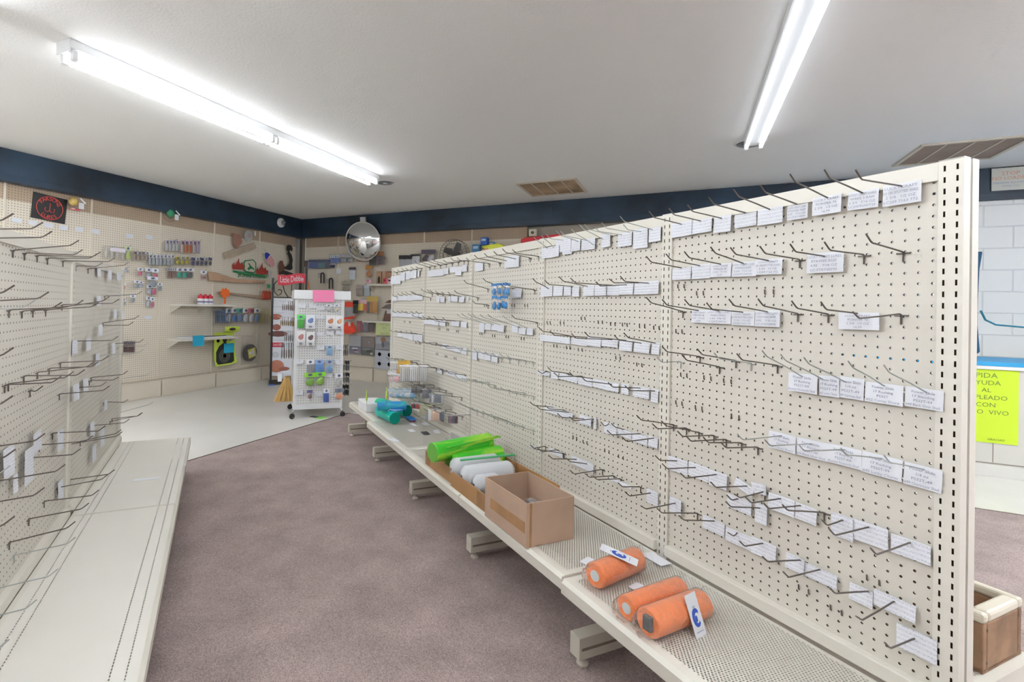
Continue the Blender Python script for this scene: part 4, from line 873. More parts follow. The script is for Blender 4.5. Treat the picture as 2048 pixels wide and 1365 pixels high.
silh(LW, [(560, 521), (562, 523), (565, 521), (566, 527), (569, 533), (568, 541), (570, 549), (557, 549), (558, 538), (558, 528)], (562, 536), 2, 'metal_wall_figure', 'brown cat-shaped cut-out beside the black figure', 'ornament', (.16, .07, .045))
silh(LW, [(556, 551), (566, 548), (576, 552), (586, 550), (586, 547), (574, 543), (566, 541), (558, 546)], (571, 547), 2.3, 'metal_wall_figure', 'low dark branch cut-out under the brown cat shape', 'ornament', (.04, .03, .03))
# shelves on the left wall
def wshelf(S, x0, x1, y, d, label, thick=1.1, nb=3):
    a = S.at(x0, y, d); b = S.at(x1, y, d); z = (a[1]+b[1])/2; w_ = b[0]-a[0]
    t = on(S, 'wall_shelf', label, 'shelf', (a[0]+b[0])/2, z, -1.2)
    D = d+1.2
    MB().box(-w_/2, -D, -thick, w_/2, 0, 0).build('shelf_board', cream, t, bev=.08)
    for k in range(nb):
        x = -w_/2+.3+(w_-.6)*k/(nb-1)
        MB().add([(x-.1, -D*.85, -thick), (x-.1, 0, -thick), (x-.1, 0, -5), (x-.1, -1.2, -5), (x+.1, -D*.85, -thick), (x+.1, 0, -thick), (x+.1, 0, -5), (x+.1, -1.2, -5)],
                 [(0, 1, 2, 3), (7, 6, 5, 4), (0, 3, 7, 4), (1, 0, 4, 5), (2, 1, 5, 6), (3, 2, 6, 7)]).build('bracket', cream_d, t)
    return t, z
s1, z1_ = wshelf(LW, 366, 472, 609, 10, 'upper cream shelf on the left wall, holding the red-topped bottles')
s2, z2_ = wshelf(LW, 362, 477, 676, 10, 'lower cream shelf on the left wall, holding flat paper targets')
for i in range(3):
    a = LW.at(401+i*9.5, 606, 8); t = on(LW, 'bait_jar', 'small white jar with a red cap on upper left wall shelf, %s from left' % ORD[i], 'jar', a[0], z1_, 8, 'red-capped jars')
    MB().lathe([(1.5, 0), (1.55, .2), (1.55, 2.6), (1.2, 3.0)], 16).build('body', C_(.8, .8, .82), t, True)
    MB().lathe([(1.57, .8), (1.57, 1.6)], 16).build('label_band', C_(.25, .22, .4), t, True)
    MB().lathe([(1.35, 2.9), (1.4, 3.1), (1.35, 4.4), (.6, 4.6), (.5, 5.2), (.01, 5.2)], 16).build('cap', C_(.6, .03, .06), t, True)
def splat():
    c = LW.at(450, 590, 6); t = on(LW, 'orange_flag_marker', 'bright orange splat-shaped marker on a stem, on the upper left wall shelf', 'marker', c[0], z1_, 6)
    h = c[1]-z1_
    q = []
    for k in range(18): r = (2.6 if k % 2 else 3.6); q.append((r*math.cos(k*math.pi/9), h+1+r*.8*math.sin(k*math.pi/9)))
    MB().prism(q, -.25, .1).build('splat', C_(.85, .16, .03), t); MB().tube([(0, 0, 0), (0, 0, h)], .5, 8).build('stem', C_(.85, .16, .03), t); MB().box(-1.2, -1, 0, 1.2, 1, .25).build('foot', C_(.8, .8, .8), t)
splat()
t = on(LW, 'paper_target_stack', 'stack of flat white paper targets with a dark print on the lower wall shelf', 'paper', LW.at(400, 672, 5)[0], z2_, 5)
MB().box(-10, -4.9, 0, 17, 5, .5).build('sheets', paper_plain, t); b = MB()
b.add([(-4, -3.6, .53), (3, -4.2, .53), (14, -3, .53), (16, 1, .53), (6, 2.5, .53), (1, 4.5, .53), (-3, 3, .53)], [(0, 1, 2, 3, 4, 5, 6)]); b.build('dark_print', C_(.14, .10, .10), t)
scard(LW, (386, 672, 408, 692), 10.6, 'plain blue paper slip taped to the front of lower wall shelf', (.02, .42, .66), name='blue_slip', cat='slip')
# row of bagged goods
packrow(LW, (430, 621, 458, 648), 4, 8, 'tackle_bag', 'blue bagged float pack, %s from left in the blue group', 'bagged packs in the left wall row', (.04, .2, .6), (.03, .22, .62), 'full', logo=False, yaw=.7)
packrow(LW, (452, 617, 520, 646), 4, 6, 'tackle_bag', 'white and blue bagged pack, %s from left of six, under the thin paddle', 'bagged packs in the left wall row', [(.8, .8, .84), (.8, .82, .86), (.1, .5, .4), (.82, .82, .86), (.7, .15, .15), (.8, .8, .84)],
        [(.75, .78, .84), (.1, .25, .6), (.12, .28, .6), (.7, .75, .85)], 'lump', yaw=.3)
packrow(LW, (520, 618, 542, 648), 4, 5, 'tackle_bag', 'yellow bagged pack, %s from left, by the black rack post', 'bagged packs in the left wall row', (.75, .68, .12), (.8, .72, .12), 'full', logo=False, yaw=.7)
def target():
    S = LW; d = 3.0; c = S.at(450, 735, d); t = on(S, 'paper_target', 'fluorescent yellow paper target with black silhouette and orange bullseye', 'target', c[0], c[1], d)
    def q(x, y): a = S.at(x, y, d); return a[0]-c[0], a[1]-c[1]
    yl = mat('fluorescent yellow paper', (.62, .78, .10), .6)
    MB().prism([q(428, 666), q(468, 664), q(470, 700), q(474, 725), q(462, 729), q(432, 734), q(428, 720)], -.06, 0).build('sheet', yl, t)
    bk_ = C_(.025, .03, .03)
    MB().prism([q(x, y) for x, y in ((444, 671), (452, 670), (455, 676), (452, 686), (458, 692), (467, 700), (468, 722), (463, 726), (436, 730), (432, 724), (432, 705), (438, 693), (447, 686), (444, 678))], -.12, -.06).build('silhouette', bk_, t)
    for x, y in ((436, 682), (461, 679)): a = q(x, y); MB().lathe([(.01, 0), (1.0, 0)], 18, M=T(a[0], -.13, a[1], 0, 0, math.pi/2)).build('side_spot', bk_, t)
    for x, y, r in ((449, 712, .9), (449, 677, .55), (436, 682, .4), (461, 679, .4)): a = q(x, y); MB().lathe([(.01, 0), (r, 0)], 18, M=T(a[0], -.16, a[1], 0, 0, math.pi/2)).build('bullseye', C_(.85, .2, .04), t)
    a = q(449, 712)
    for r in (1.7, 2.6, 3.5): MB().tube([(a[0]+r*math.cos(k*math.pi/12), -.15, a[1]+r*math.sin(k*math.pi/12)) for k in range(25)], .06, 4).build('score_ring', C_(.6, .7, .5), t)
target()
t = on(LW, 'paper_target', 'second fluorescent yellow target curling forward off the lower wall shelf end', 'target', LW.at(452, 664, 5)[0], z2_+.6, 6)
b = MB(); n = 8; v = []; f = []
for i in range(n+1):
    a = i/n*2.2
    for x in (-4.6, 5.2): v.append((x+i*.1, -3.0*math.sin(a), 1.5+2.6*(1-math.cos(a))*.9-i*.05))
for i in range(n): f.append((2*i, 2*i+1, 2*i+3, 2*i+2))
b.add(v, f); b.build('curled_sheet', MATS['fluorescent yellow paper'], t, True)
MB().ball(.8, -3.1, 3.4, 2.3, .15, .8).build('silhouette', C_(.05, .04, .03), t)
scard(LW, (448, 688, 468, 705), 3.8, 'plain blue paper slip stuck across the yellow silhouette target', (.02, .42, .66), name='blue_slip', cat='slip')
def netbag():
    c = LW.at(500, 706, 3); t = on(LW, 'landing_net_pack', 'round black coiled item in a clear bag with a yellow label, low on wall', 'pack', c[0], c[1], 3)
    R = 5.0
    MB().lathe([(R*.3, -.7), (R*.85, -.8), (R, -.4), (R, .4), (R*.85, .8), (R*.3, .7)], 28, M=T(0, 0, 0, 0, 0, math.pi/2)).build('coil', mat('black mesh', (.05, .045, .04), .8, noise=.3, nscale=60), t, True)
    MB().lathe([(.01, -.5), (R*.4, -.5), (R*.4, .5), (.01, .5)], 20, M=T(0, 0, 0, 0, 0, math.pi/2)).build('core', C_(.1, .09, .08), t, True)
    l_ = MB().box(-2.3, -1.1, -2.8, 3.4, -1.0, 2.4, M=T(0, 0, 0, 0, -.22)).build('label_card', C_(.72, .62, .06), t)
    MB().box(.4, -1.2, -2.2, 2.2, -1.1, 1.9, M=T(0, 0, 0, 0, -.22)).build('white_panel', C_(.75, .76, .78), l_); MB().box(-1.6, -1.2, -.6, -.2, -1.1, .9, M=T(0, 0, 0, 0, -.22)).build('white_panel', C_(.75, .76, .78), l_)
    MB().pillow(13.5, 17, 2.6, 0, -.1, 2).build('bag', clear, t, True)
    hangwire(LW, c[0], c[1]+9.6, 3, 'zinc wire hook holding the round black coil bag')
netbag()
def capgroup():
    for i, x in enumerate((528, 533, 539)):
        c = LW.at(x, 587, 4); t = on(LW, 'red_glove_pack', 'dark red fabric item beside the black rack post, %s from left' % ORD[i], 'pack', c[0], c[1]-1.5, 4, 'dark red fabric items')
        MB().pillow(3, 4.6, 1, 0, 0, 0).build('fabric_body', C_(.5-.08*i, .06, .03), t, True); MB().box(-.6, -.2, 2.2, .8, .1, 3.2).build('hang_tab', C_(.5, .1, .05), t)
        hangwire(LW, c[0], c[1]+1.2, 4, 'zinc wire hook holding dark red fabric item, %s from left' % ORD[i])
    scard(LW, (534, 569, 541, 577), 4, 'small green paper square above the dark red fabric items', (.08, .5, .2), name='green_slip', cat='slip')
capgroup()
t = on(FB, 'dome_camera', 'white round security camera dome on the dark fascia near the corner', 'camera', 0, 0, 0); t.location = LB.loc(*LB.at(561, 446, 0))*I; t.rotation_euler = (0, 0, LB.a)
MB().lathe([(2.9, 0), (2.9, .8), (2.4, 1.4), (.01, 1.5)], 28, M=T(0, 0, 0, 0, 0, math.pi/2)).build('base_plate', fix_w, t, True)
MB().ball(.7, -1.7, .1, 1.5, 1.5, 1.5, n=18).build('dome', mat('dome glass', (.25, .27, .3), .12, .3), t, True)

# ------------------------------------------------------------------ far wall goods
GF = 'small hanging goods on the far wall'
def mirror():
    d = 7; c = FW.at(725.5, 483, d); t = on(FW, 'convex_mirror', 'round convex security mirror with a pale rim on the far wall', 'mirror', c[0], c[1], d)
    R = (FW.at(757, 483, d)[0]-FW.at(694, 483, d)[0])/2; t.rotation_euler = (.2, 0, .12)
    b = MB(); pr = []; Rs = R*1.35; h0 = math.sqrt(Rs*Rs-R*R)
    for k in range(13): a = k/12*math.asin(R/Rs); pr.append((max(.01, Rs*math.sin(a)), Rs*math.cos(a)-h0))
    b.lathe(pr[::-1], 40, M=T(0, 0, 0, 0, 0, math.pi/2)); o = b.build('mirror_glass', mat('mirror', (.86, .88, .9), .03, 1), t, True)
    MB().tube([(R*math.cos(k*math.pi/20), 0, R*math.sin(k*math.pi/20)) for k in range(41)], .4, 8).build('rim', C_(.62, .6, .54), t, True)
    MB().lathe([(R, 0), (R, .3), (.01, .9)], 32, M=T(0, 0, 0, 0, 0, -math.pi/2)).build('back_shell', C_(.5, .5, .5), t, True)
    b = MB(); b.tube([(0, .5, 2), (0, 4, 6), (0, 3, R+1.6)], .5, 8); b.box(-1.6, 1.6, R-.6, 1.6, 3.4, R+3); b.build('mounting_bracket', C_(.6, .62, .64), t)
mirror()
packrow(FW, (620, 520, 657, 537), 2, 4, 'tackle_pack', 'navy carded tackle pack, %s from left, left end of far wall row', GF, (.1, .12, .2), [(.1, .15, .4), (.1, .15, .4), (.12, .25, .3), (.1, .1, .15)], 'full', yaw=.1, logo=False)
pack(FW, (660, 527, 670, 536), 2, 'tackle_pack', 'small navy pack hanging right after the four navy packs', (.6, .6, .65), (.03, .04, .12), 'full', GF, logo=False)
packrow(FW, (662, 511, 677, 527), 2.5, 4, 'tackle_pack', 'blue lure pack, %s from left, beneath the mirror on its left', GF, (.55, .6, .7), (.08, .16, .5), 'bars')
packrow(FW, (679, 510, 706, 525), 2.5, 6, 'tackle_pack', 'grey tackle pack, %s from left in the row below the mirror', GF, (.5, .5, .52), [(.15, .2, .35), (.35, .35, .36), (.4, .4, .38)], 'lump')
packrow(FW, (714, 511, 742, 524), 2.5, 6, 'tackle_pack', 'reddish tackle pack, %s from left, under the mirror on its right', GF, (.55, .5, .5), (.5, .22, .18), 'lump')
pack(FW, (743, 504, 767, 530), 3, 'bait_bag', 'brown leather-look bag hanging right of the mirror', (.32, .14, .06), (.3, .13, .06), 'full', GF, logo=False)
pack(FW, (738, 513, 753, 531), 4.5, 'bait_bag', 'black rounded pouch in front of the brown bag', (.03, .03, .03), (.02, .02, .02), 'full', GF, logo=False)
packrow(FW, (754, 514, 768, 530), 4.5, 3, 'bait_bag', 'dark striped pack, %s from left, right of the black pouch', GF, (.1, .08, .08), (.12, .09, .1), 'bars')
def tool(S, bx, d, label, c1, c2):
    x0, z1, x1, z0 = S.box(*bx, d); h = z1-z0; t = on(S, 'hand_tool', label, 'tool', (x0+x1)/2, z0, d)
    MB().tube([(0, 0, h*.55), (0, 0, h)], (x1-x0)*.34, 8).build('handle', C_(*c1), t, True); MB().tube([(0, 0, 0), (0, 0, h*.57)], (x1-x0)*.16, 8).build('shaft', C_(*c2), t, True)
tool(FW, (609, 522, 615, 548), 1.4, 'slim dark hand tool hanging left of the navy packs', (.12, .1, .1), (.1, .12, .16))
t = on(FW, 'filleting_knife', 'orange-handled knife hanging beside the red script rack sign', 'knife', *FW.at(615, 572, 2), 2)
MB().tube([(0, 0, -2.6), (0, 0, 2.6)], .75, 8).build('handle', C_(.75, .22, .05), t, True); MB().box(-1.3, 0, -4, -.5, .15, 5).build('sheath', C_(.03, .03, .035), t)
def clipset(x, y, label):
    t = on(FW, 'reel_grip', label, 'tackle', *FW.at(x, y, 3), 3)
    MB().tube([(-1.2, 0, 2), (-.9, -.2, 2.8), (0, -.3, 3.1), (.9, -.2, 2.8), (1.2, 0, 2), (1.3, 0, -3.5)], .5, 8).build('black_loop', black, t, True)
    MB().tube([(-1.3, 0, 2), (-1.2, 0, -3.5)], .5, 8).build('black_leg', black, t, True); MB().pillow(2.4, 3, .8, -2.3, 0, 1.5).build('clear_pouch', cloudy, t, True)
clipset(645, 556, 'black looped clip in clear pouch, upper one above the pink-signed rack'); clipset(662, 567, 'black two-legged clip hanging just above the pink sign')
scard(FW, (673, 537, 682, 548), .8, 'blank white slip on the far wall left of the white reel pack', (.8, .82, .88), name='shelf_slip', cat='slip')
pack(FW, (698, 535, 711, 560), 2.5, 'reel_pack', 'white and blue blister pack with a black top below the mirror', (.06, .05, .08), (.75, .8, .88), 'full', GF, logo=False, head=.2)
pack(FW, (731, 531, 744, 556), 3, 'lure_pack', 'orange leather-coloured lure bag left of the wooden crate', (.55, .25, .06), (.5, .2, .05), 'lump', GF, logo=False)
pack(FW, (683, 562, 702, 585), 2, 'net_bag', 'grey crumpled net bag hanging over the right end of the spinner rack', (.42, .38, .3), (.36, .33, .27), 'lump', GF, logo=False)
fs, fz = wshelf(FW, 735, 812, 568, 7, 'cream shelf on the far wall carrying the wooden crate', nb=2)
def crate():
    c = FW.at(764, 566, 5); t = on(FW, 'wooden_bird_house', 'raw wooden box with a dark arched opening on the far wall shelf', 'box', c[0], fz, 5)
    wd = mat('raw pine', (.46, .29, .18), .7, noise=.12, nscale=7); H = 7.2
    b = MB(); b.box(-4, 0, 0, -.5, 5, H); b.box(.3, -.6, 0, 2.9, 5, H); b.box(-4, 3, 0, 6, 5, H); b.build('boards', wd, t, bev=.05)
    MB().box(3, -.3, 0, 8, 5, H-.2).build('side_panel', mat('red pine', (.42, .23, .15), .7, noise=.12, nscale=7), t)
    MB().prism([(-2.9, .6), (-1.5, .6), (-1.5, 3.8), (-2.2, 4.8), (-2.9, 3.8)], -.12, .02).build('arched_opening', C_(.03, .025, .02), t)
    MB().box(-4.2, -.7, H, 6, 5, H+.3).build('lid', wd, t)
crate()
for i, (x, col) in enumerate(((772, (.7, .12, .15)), (781, (.75, .72, .75)))):
    t = on(FW, 'soft_toy_lure', ['red and white crumpled pack at the right end of the far wall shelf', 'white crumpled pack at the very end of the far wall shelf'][i], 'pack', FW.at(x, 566, 7)[0], fz+1.2, 7.5)
    MB().pillow(3.2, 3.2, 1.4, 0, 0, .5).build('wrapper', C_(*col), t, True); MB().box(-.8, -.85, .1, .8, -.75, 1.2).build('label', C_(.25, .04, .07), t)
t = on(FW, 'soft_toy_lure', 'pink and white crumpled pack at the left end of the far wall shelf', 'pack', FW.at(737, 566, 6)[0], fz+1.2, 6); MB().pillow(3.6, 2.6, 1.2, 0, 0, .3).build('wrapper', C_(.7, .5, .55), t, True); MB().box(-.8, -.75, .1, .8, -.65, 1.0).build('label', C_(.6, .15, .2), t)
pack(FW, (712, 571, 726, 592), 2, 'tackle_pack', 'brown-grey arched pack below the far wall shelf', (.42, .36, .34), (.35, .3, .28), 'full', GF, logo=False)
pack(FW, (727, 570, 739, 592), 2, 'tackle_pack', 'pale blue arched pack beside the brown-grey one', (.62, .68, .75), (.5, .55, .6), 'full', GF, logo=False)
rd = (.78, .07, .035)
pack(FW, (690, 604, 709, 638), 5, 'red_tool_set', 'bright red and grey plastic tool hanging right of the spinner rack', rd, (.4, .4, .45), 'full', GF, logo=False)
pack(FW, (706, 601, 716, 628), 6, 'black_cap', 'black hanging pouch in front of the bright red tool', (.015, .015, .015), (.01, .01, .01), 'full', GF, logo=False)
silh(FW, [(688, 636), (712, 632), (706, 638), (690, 640)], (700, 636), 6, 'red_tray', 'red flat tray edge below the bright red tool', 'tool', rd, 1.0)
silh(FW, [(690, 651), (695, 644), (701, 650), (706, 645), (711, 656), (713, 664), (706, 668), (692, 668), (689, 660)], (701, 657), 5, 'red_bucket', 'bright red scoop-shaped plastic tool, lower one beside the spinner rack', 'tool', rd, 1.4, [('white_tag', [(699, 645), (703, 644), (704, 652), (700, 653)], (.75, .75, .78))])
packrow(FW, (712, 600, 728, 622), 4, 3, 'bait_pack', 'yellow bait bag with pink edge, %s from left, middle of far wall', GF, (.75, .45, .5), (.75, .55, .04), 'full', logo=False)
packrow(FW, (728, 600, 736, 624), 4, 2, 'bait_pack', 'red striped bait bag, %s from left, beside yellow bait bags', GF, (.75, .5, .5), (.75, .12, .1), 'bars', logo=False)
packrow(FW, (736, 593, 753, 627), 4, 3, 'knife_pack', 'brown and gold knife blister pack, %s from left', GF, (.55, .38, .08), [(.14, .12, .10), (.5, .24, .05), (.5, .24, .05)], 'full', logo=False)
fs2, fz2 = wshelf(FW, 724, 812, 643, 7, 'lower cream shelf on the far wall behind the yellow-green paper', nb=2)
t = on(FW, 'leather_case', 'dark brown folded leather case standing on the lower far wall shelf', 'case', FW.at(776, 642, 4)[0], fz2, 4)
MB().prism([(-2.6, 0), (5, 0), (5, 7), (-1, 6.2)], -2, 1).build('body', C_(.17, .09, .065), t, bev=.3); MB().prism([(-3.5, 7.6), (0, 9.8), (5, 10.6), (5, 7.4)], -2.4, 1).build('flap', C_(.16, .13, .12), t); MB().prism([(-1.5, 11), (1.5, 12.6), (5, 12.8), (5, 10.8)], -1.8, 1).build('upper_fold', C_(.15, .09, .07), t); MB().box(.3, -2.1, 4.6, 4, -2.02, 7).build('paper_label', C_(.6, .63, .7), t)
packrow(FW, (716, 642, 746, 664), 3, 5, 'magazine_pack', 'dark red and grey carded pack, %s from left, above the hunting pictures', GF, [(.4, .15, .18), (.3, .12, .15), (.45, .43, .45), (.12, .09, .12), (.16, .1, .1)], [(.55, .12, .14), (.25, .08, .1), (.2, .2, .25), (.1, .08, .1), (.1, .07, .07)], 'full', logo=False, yaw=.25)
def picture(bx, d, label, lo, hi, blobs):
    x0, z1, x1, z0 = FW.box(*bx, d); w_, h = x1-x0, z1-z0; t = on(FW, 'picture_calendar', label, 'picture', (x0+x1)/2, z0, d)
    MB().box(-w_/2, 0, 0, w_/2, .2, h).build('upper_print', C_(*hi), t); MB().box(-w_/2+.1, -.05, .1, w_/2-.1, .02, h*.42).build('lower_print', C_(*lo), t)
    for (x, z, a, b, c) in blobs: MB().ball(x*w_/2, -.06, z*h, a*w_/2, .05, b*h).build('printed_shape', C_(*c), t, True)
    MB().pillow(w_*1.03, h*1.02, .3, 0, -.02, h/2).build('sleeve', clear, t, True)
    hangwire(FW, (x0+x1)/2, z1-.2, d, 'zinc wire hook holding the '+label)
picture((699, 671, 721, 709), 2, 'pale grey fishing picture pack, left of the two landscape pictures', (.22, .23, .33), (.52, .52, .55), [(0, .3, .6, .05, (.7, .7, .74)), (.1, .22, .2, .04, (.05, .05, .08)), (.3, .12, .4, .05, (.6, .35, .3))])
picture((723, 673, 748, 712), 2, 'dark brown landscape picture pack, right of the pale fishing picture', (.14, .15, .15), (.24, .2, .19), [(.2, .7, .08, .03, (.8, .8, .8)), (-.2, .33, .7, .04, (.3, .3, .38)), (.3, .22, .5, .07, (.03, .03, .02)), (.6, .1, .2, .05, (.7, .7, .6))])
picture((751, 672, 786, 701), 1.2, 'grey poster with an orange horse-like print below the yellow-green paper', (.36, .37, .42), (.55, .56, .6), [(-.1, .75, .3, .2, (.42, .2, .09)), (.2, .45, .5, .2, (.28, .28, .32)), (-.1, .4, .2, .25, (.15, .14, .16))])
def targets4():
    x0, z1, x1, z0 = FW.box(750, 700, 787, 741, 1.2); w_, h = x1-x0, z1-z0; t = on(FW, 'paper_target', 'pale grey sheet with four small round shooting targets, lower far wall', 'target', (x0+x1)/2, z0, 1.2)
    MB().box(-w_/2, 0, 0, w_/2, .08, h).build('sheet', C_(.58, .61, .68), t)
    b = MB()
    for x in (-w_*.25, w_*.27):
        b.box(x-.05, -.03, 0, x+.05, .01, h)
        for z in (h*.28, h*.78):
            for r, c, y in ((1.15, (.25, .06, .07), -.04), (.72, (.75, .74, .76), -.06), (.25, (.1, .03, .04), -.08)): MB().lathe([(.01, 0), (r, 0)], 18, M=T(x, y, z, 0, 0, math.pi/2)).build('target_ring', C_(*c), t)
    for z in (h*.28, h*.78): b.box(-w_/2, -.03, z-.05, w_/2, .01, z+.05)
    b.build('grid_lines', C_(.3, .32, .36), t)
targets4()
scard(FW, (752, 643, 786, 672), 5.5, 'pale yellow-green handwritten paper at the far end of right rack', (.60, .66, .32), ['COTTON', 'REEL', '', 'GRACIAS'], name='handwritten_notice', ink_=(.3, .36, .18), sz=1.5)
# above the rack
packrow(FW, (801, 511, 821, 536), 3, 2, 'glove_pack', 'grey and black glove pack, %s from left, above the rack top', GF, (.02, .02, .02), (.45, .46, .5), 'full', logo=False, yaw=.1)
pack(FW, (821, 509, 840, 535), 3, 'glove_pack', 'pale grey glove pack with an orange square label above rack top', (.03, .03, .03), (.6, .61, .66), 'full', GF, logo=False, head=.15)
packrow(FW, (846, 500, 867, 527), 3, 2, 'glove_pack', 'black and white patterned glove pack, %s from left, left of the fan', GF, (.1, .08, .12), [(.05, .04, .06), (.55, .55, .6)], 'lump', logo=False, yaw=.1)
def fan():
    d = 6; c = FW.at(909, 509, d); t = on(FW, 'wall_fan', 'round black wire cage fan on the far wall above the rack', 'fan', c[0], c[1], d)
    R = FW.at(936, 509, d)[0]-c[0]
    fr = mat('fan wire', (.12, .115, .10), .4, .5)
    b = MB()
    for y, r in ((-2, R), (2, R), (-2.6, R*.7), (-2.9, R*.35)): b.tube([(r*math.cos(k*math.pi/16), y, r*math.sin(k*math.pi/16)) for k in range(33)], .14, 5)
    b.build('cage_rings', fr, t, True); b = MB()
    for k in range(28):
        a = k*math.pi/14; b.tube([(.8*math.cos(a), -3, .8*math.sin(a)), (R*.7*math.cos(a+.1), -2.6, R*.7*math.sin(a+.1)), (R*math.cos(a+.15), -2, R*math.sin(a+.15)), (R*math.cos(a+.15), 2, R*math.sin(a+.15))], .06, 4)
    b.build('cage_wires', fr, t)
    for k in range(4):
        a = k*math.pi/2+.4; MB().prism([(0, -.7), (R*.4, -2.4), (R*.82, -1.6), (R*.85, 1.2), (R*.4, 1.6), (0, .7)], -.15, .1, M=Matrix.Rotation(a, 4, 'Y') @ Matrix.Rotation(.35, 4, 'X')).build('blade', C_(.1, .1, .1), t)
    MB().lathe([(2, 0), (2.2, 2.4), (1.6, 4.5), (.01, 4.6)], 20, M=T(0, 1, 0, 0, 0, -math.pi/2)).build('motor', C_(.06, .06, .06), t, True)
    MB().tube([(0, 4, 0), (0, 6.8, -1)], .6, 8).build('wall_arm', fr, t)
fan()
for i, (bx, col, lb) in enumerate((((946, 490, 961, 507), (.05, .22, .42), 'blue and clear boxed item left of the yellow boat toy'), ((963, 476, 976, 490), (.02, .12, .55), 'bright blue item hung on the wall above the yellow boat toy'), ((980, 485, 989, 494), (.06, .2, .42), 'small blue can-like item right of the bright blue one'))):
    x0, z1, x1, z0 = FW.box(*bx, 4); t = on(FW, 'blue_goods_box', lb, 'box', (x0+x1)/2, z0, 4); w_, h = x1-x0, z1-z0
    MB().box(-w_/2, -1.5, 0, w_/2, 1.5, h).build('carton', C_(*col), t, bev=.2); MB().box(-w_*.35, -1.6, h*.5, w_*.3, -1.5, h*.8).build('label', C_(.5, .6, .75), t); hangwire(FW, (x0+x1)/2, z1-.4, 3.5, 'zinc wire hook holding the '+lb)
def boat():
    c = FW.at(990, 500, 6); t = on(FW, 'toy_boat_hull', 'yellow boat-shaped plastic item showing above the rack top', 'toy', c[0], c[1], 6); w_ = FW.at(1013, 500, 6)[0]-c[0]
    MB().prism([(-w_*1.1, 1.6), (-w_*.4, 2.6), (w_*.5, 3.1), (w_, 1.2), (w_*.8, -1.6), (-w_*.3, -1.6)], -3, 1).build('hull', C_(.75, .78, .06), t, bev=.5)
    MB().prism([(-w_*1.1, -.6), (-w_*.5, .9), (-w_*.3, -.7)], -3.2, -1).build('inner_part', C_(.7, .35, .25), t); MB().box(-1, 1, -1, 1, 6, 1).build('wall_support', C_(.5, .5, .5), t)
boat()
t = on(FW, 'bow_case', 'bright red long case mounted above the middle of the rack', 'case', *FW.at(1085, 484, 5), 5)
wd = (FW.at(1135, 484, 5)[0]-FW.at(1051, 484, 5)[0])/2
MB().prism([(-wd, -3), (-wd*1.02, 1.5), (-wd*.8, 2.4), (wd*.9, 3.4), (wd, -3)], -2, 1.5).build('red_shell', C_(.62, .02, .03), t, bev=.4); MB().tube([(-wd*.4, -2.4, 0), (wd*.2, -2.5, 1.5), (wd*.6, -2.4, 1)], .3, 6).build('dark_strap', C_(.12, .02, .02), t, True); MB().box(-wd*.5, 1.5, -1, wd*.5, 7, 0).build('wall_bracket', black, t)
t = on(FW, 'electrical_box', 'small cream electrical box with a round knob above the red case', 'box', *FW.at(1066, 466, 1), 1)
MB().box(-2, -1, -1.8, 2, 1, 1.8).build('housing', C_(.75, .7, .55), t, bev=.15); MB().lathe([(.8, 0), (.7, .6), (.01, .6)], 16, M=T(0, -1, 0, 0, 0, math.pi/2)).build('knob', C_(.1, .07, .05), t, True)

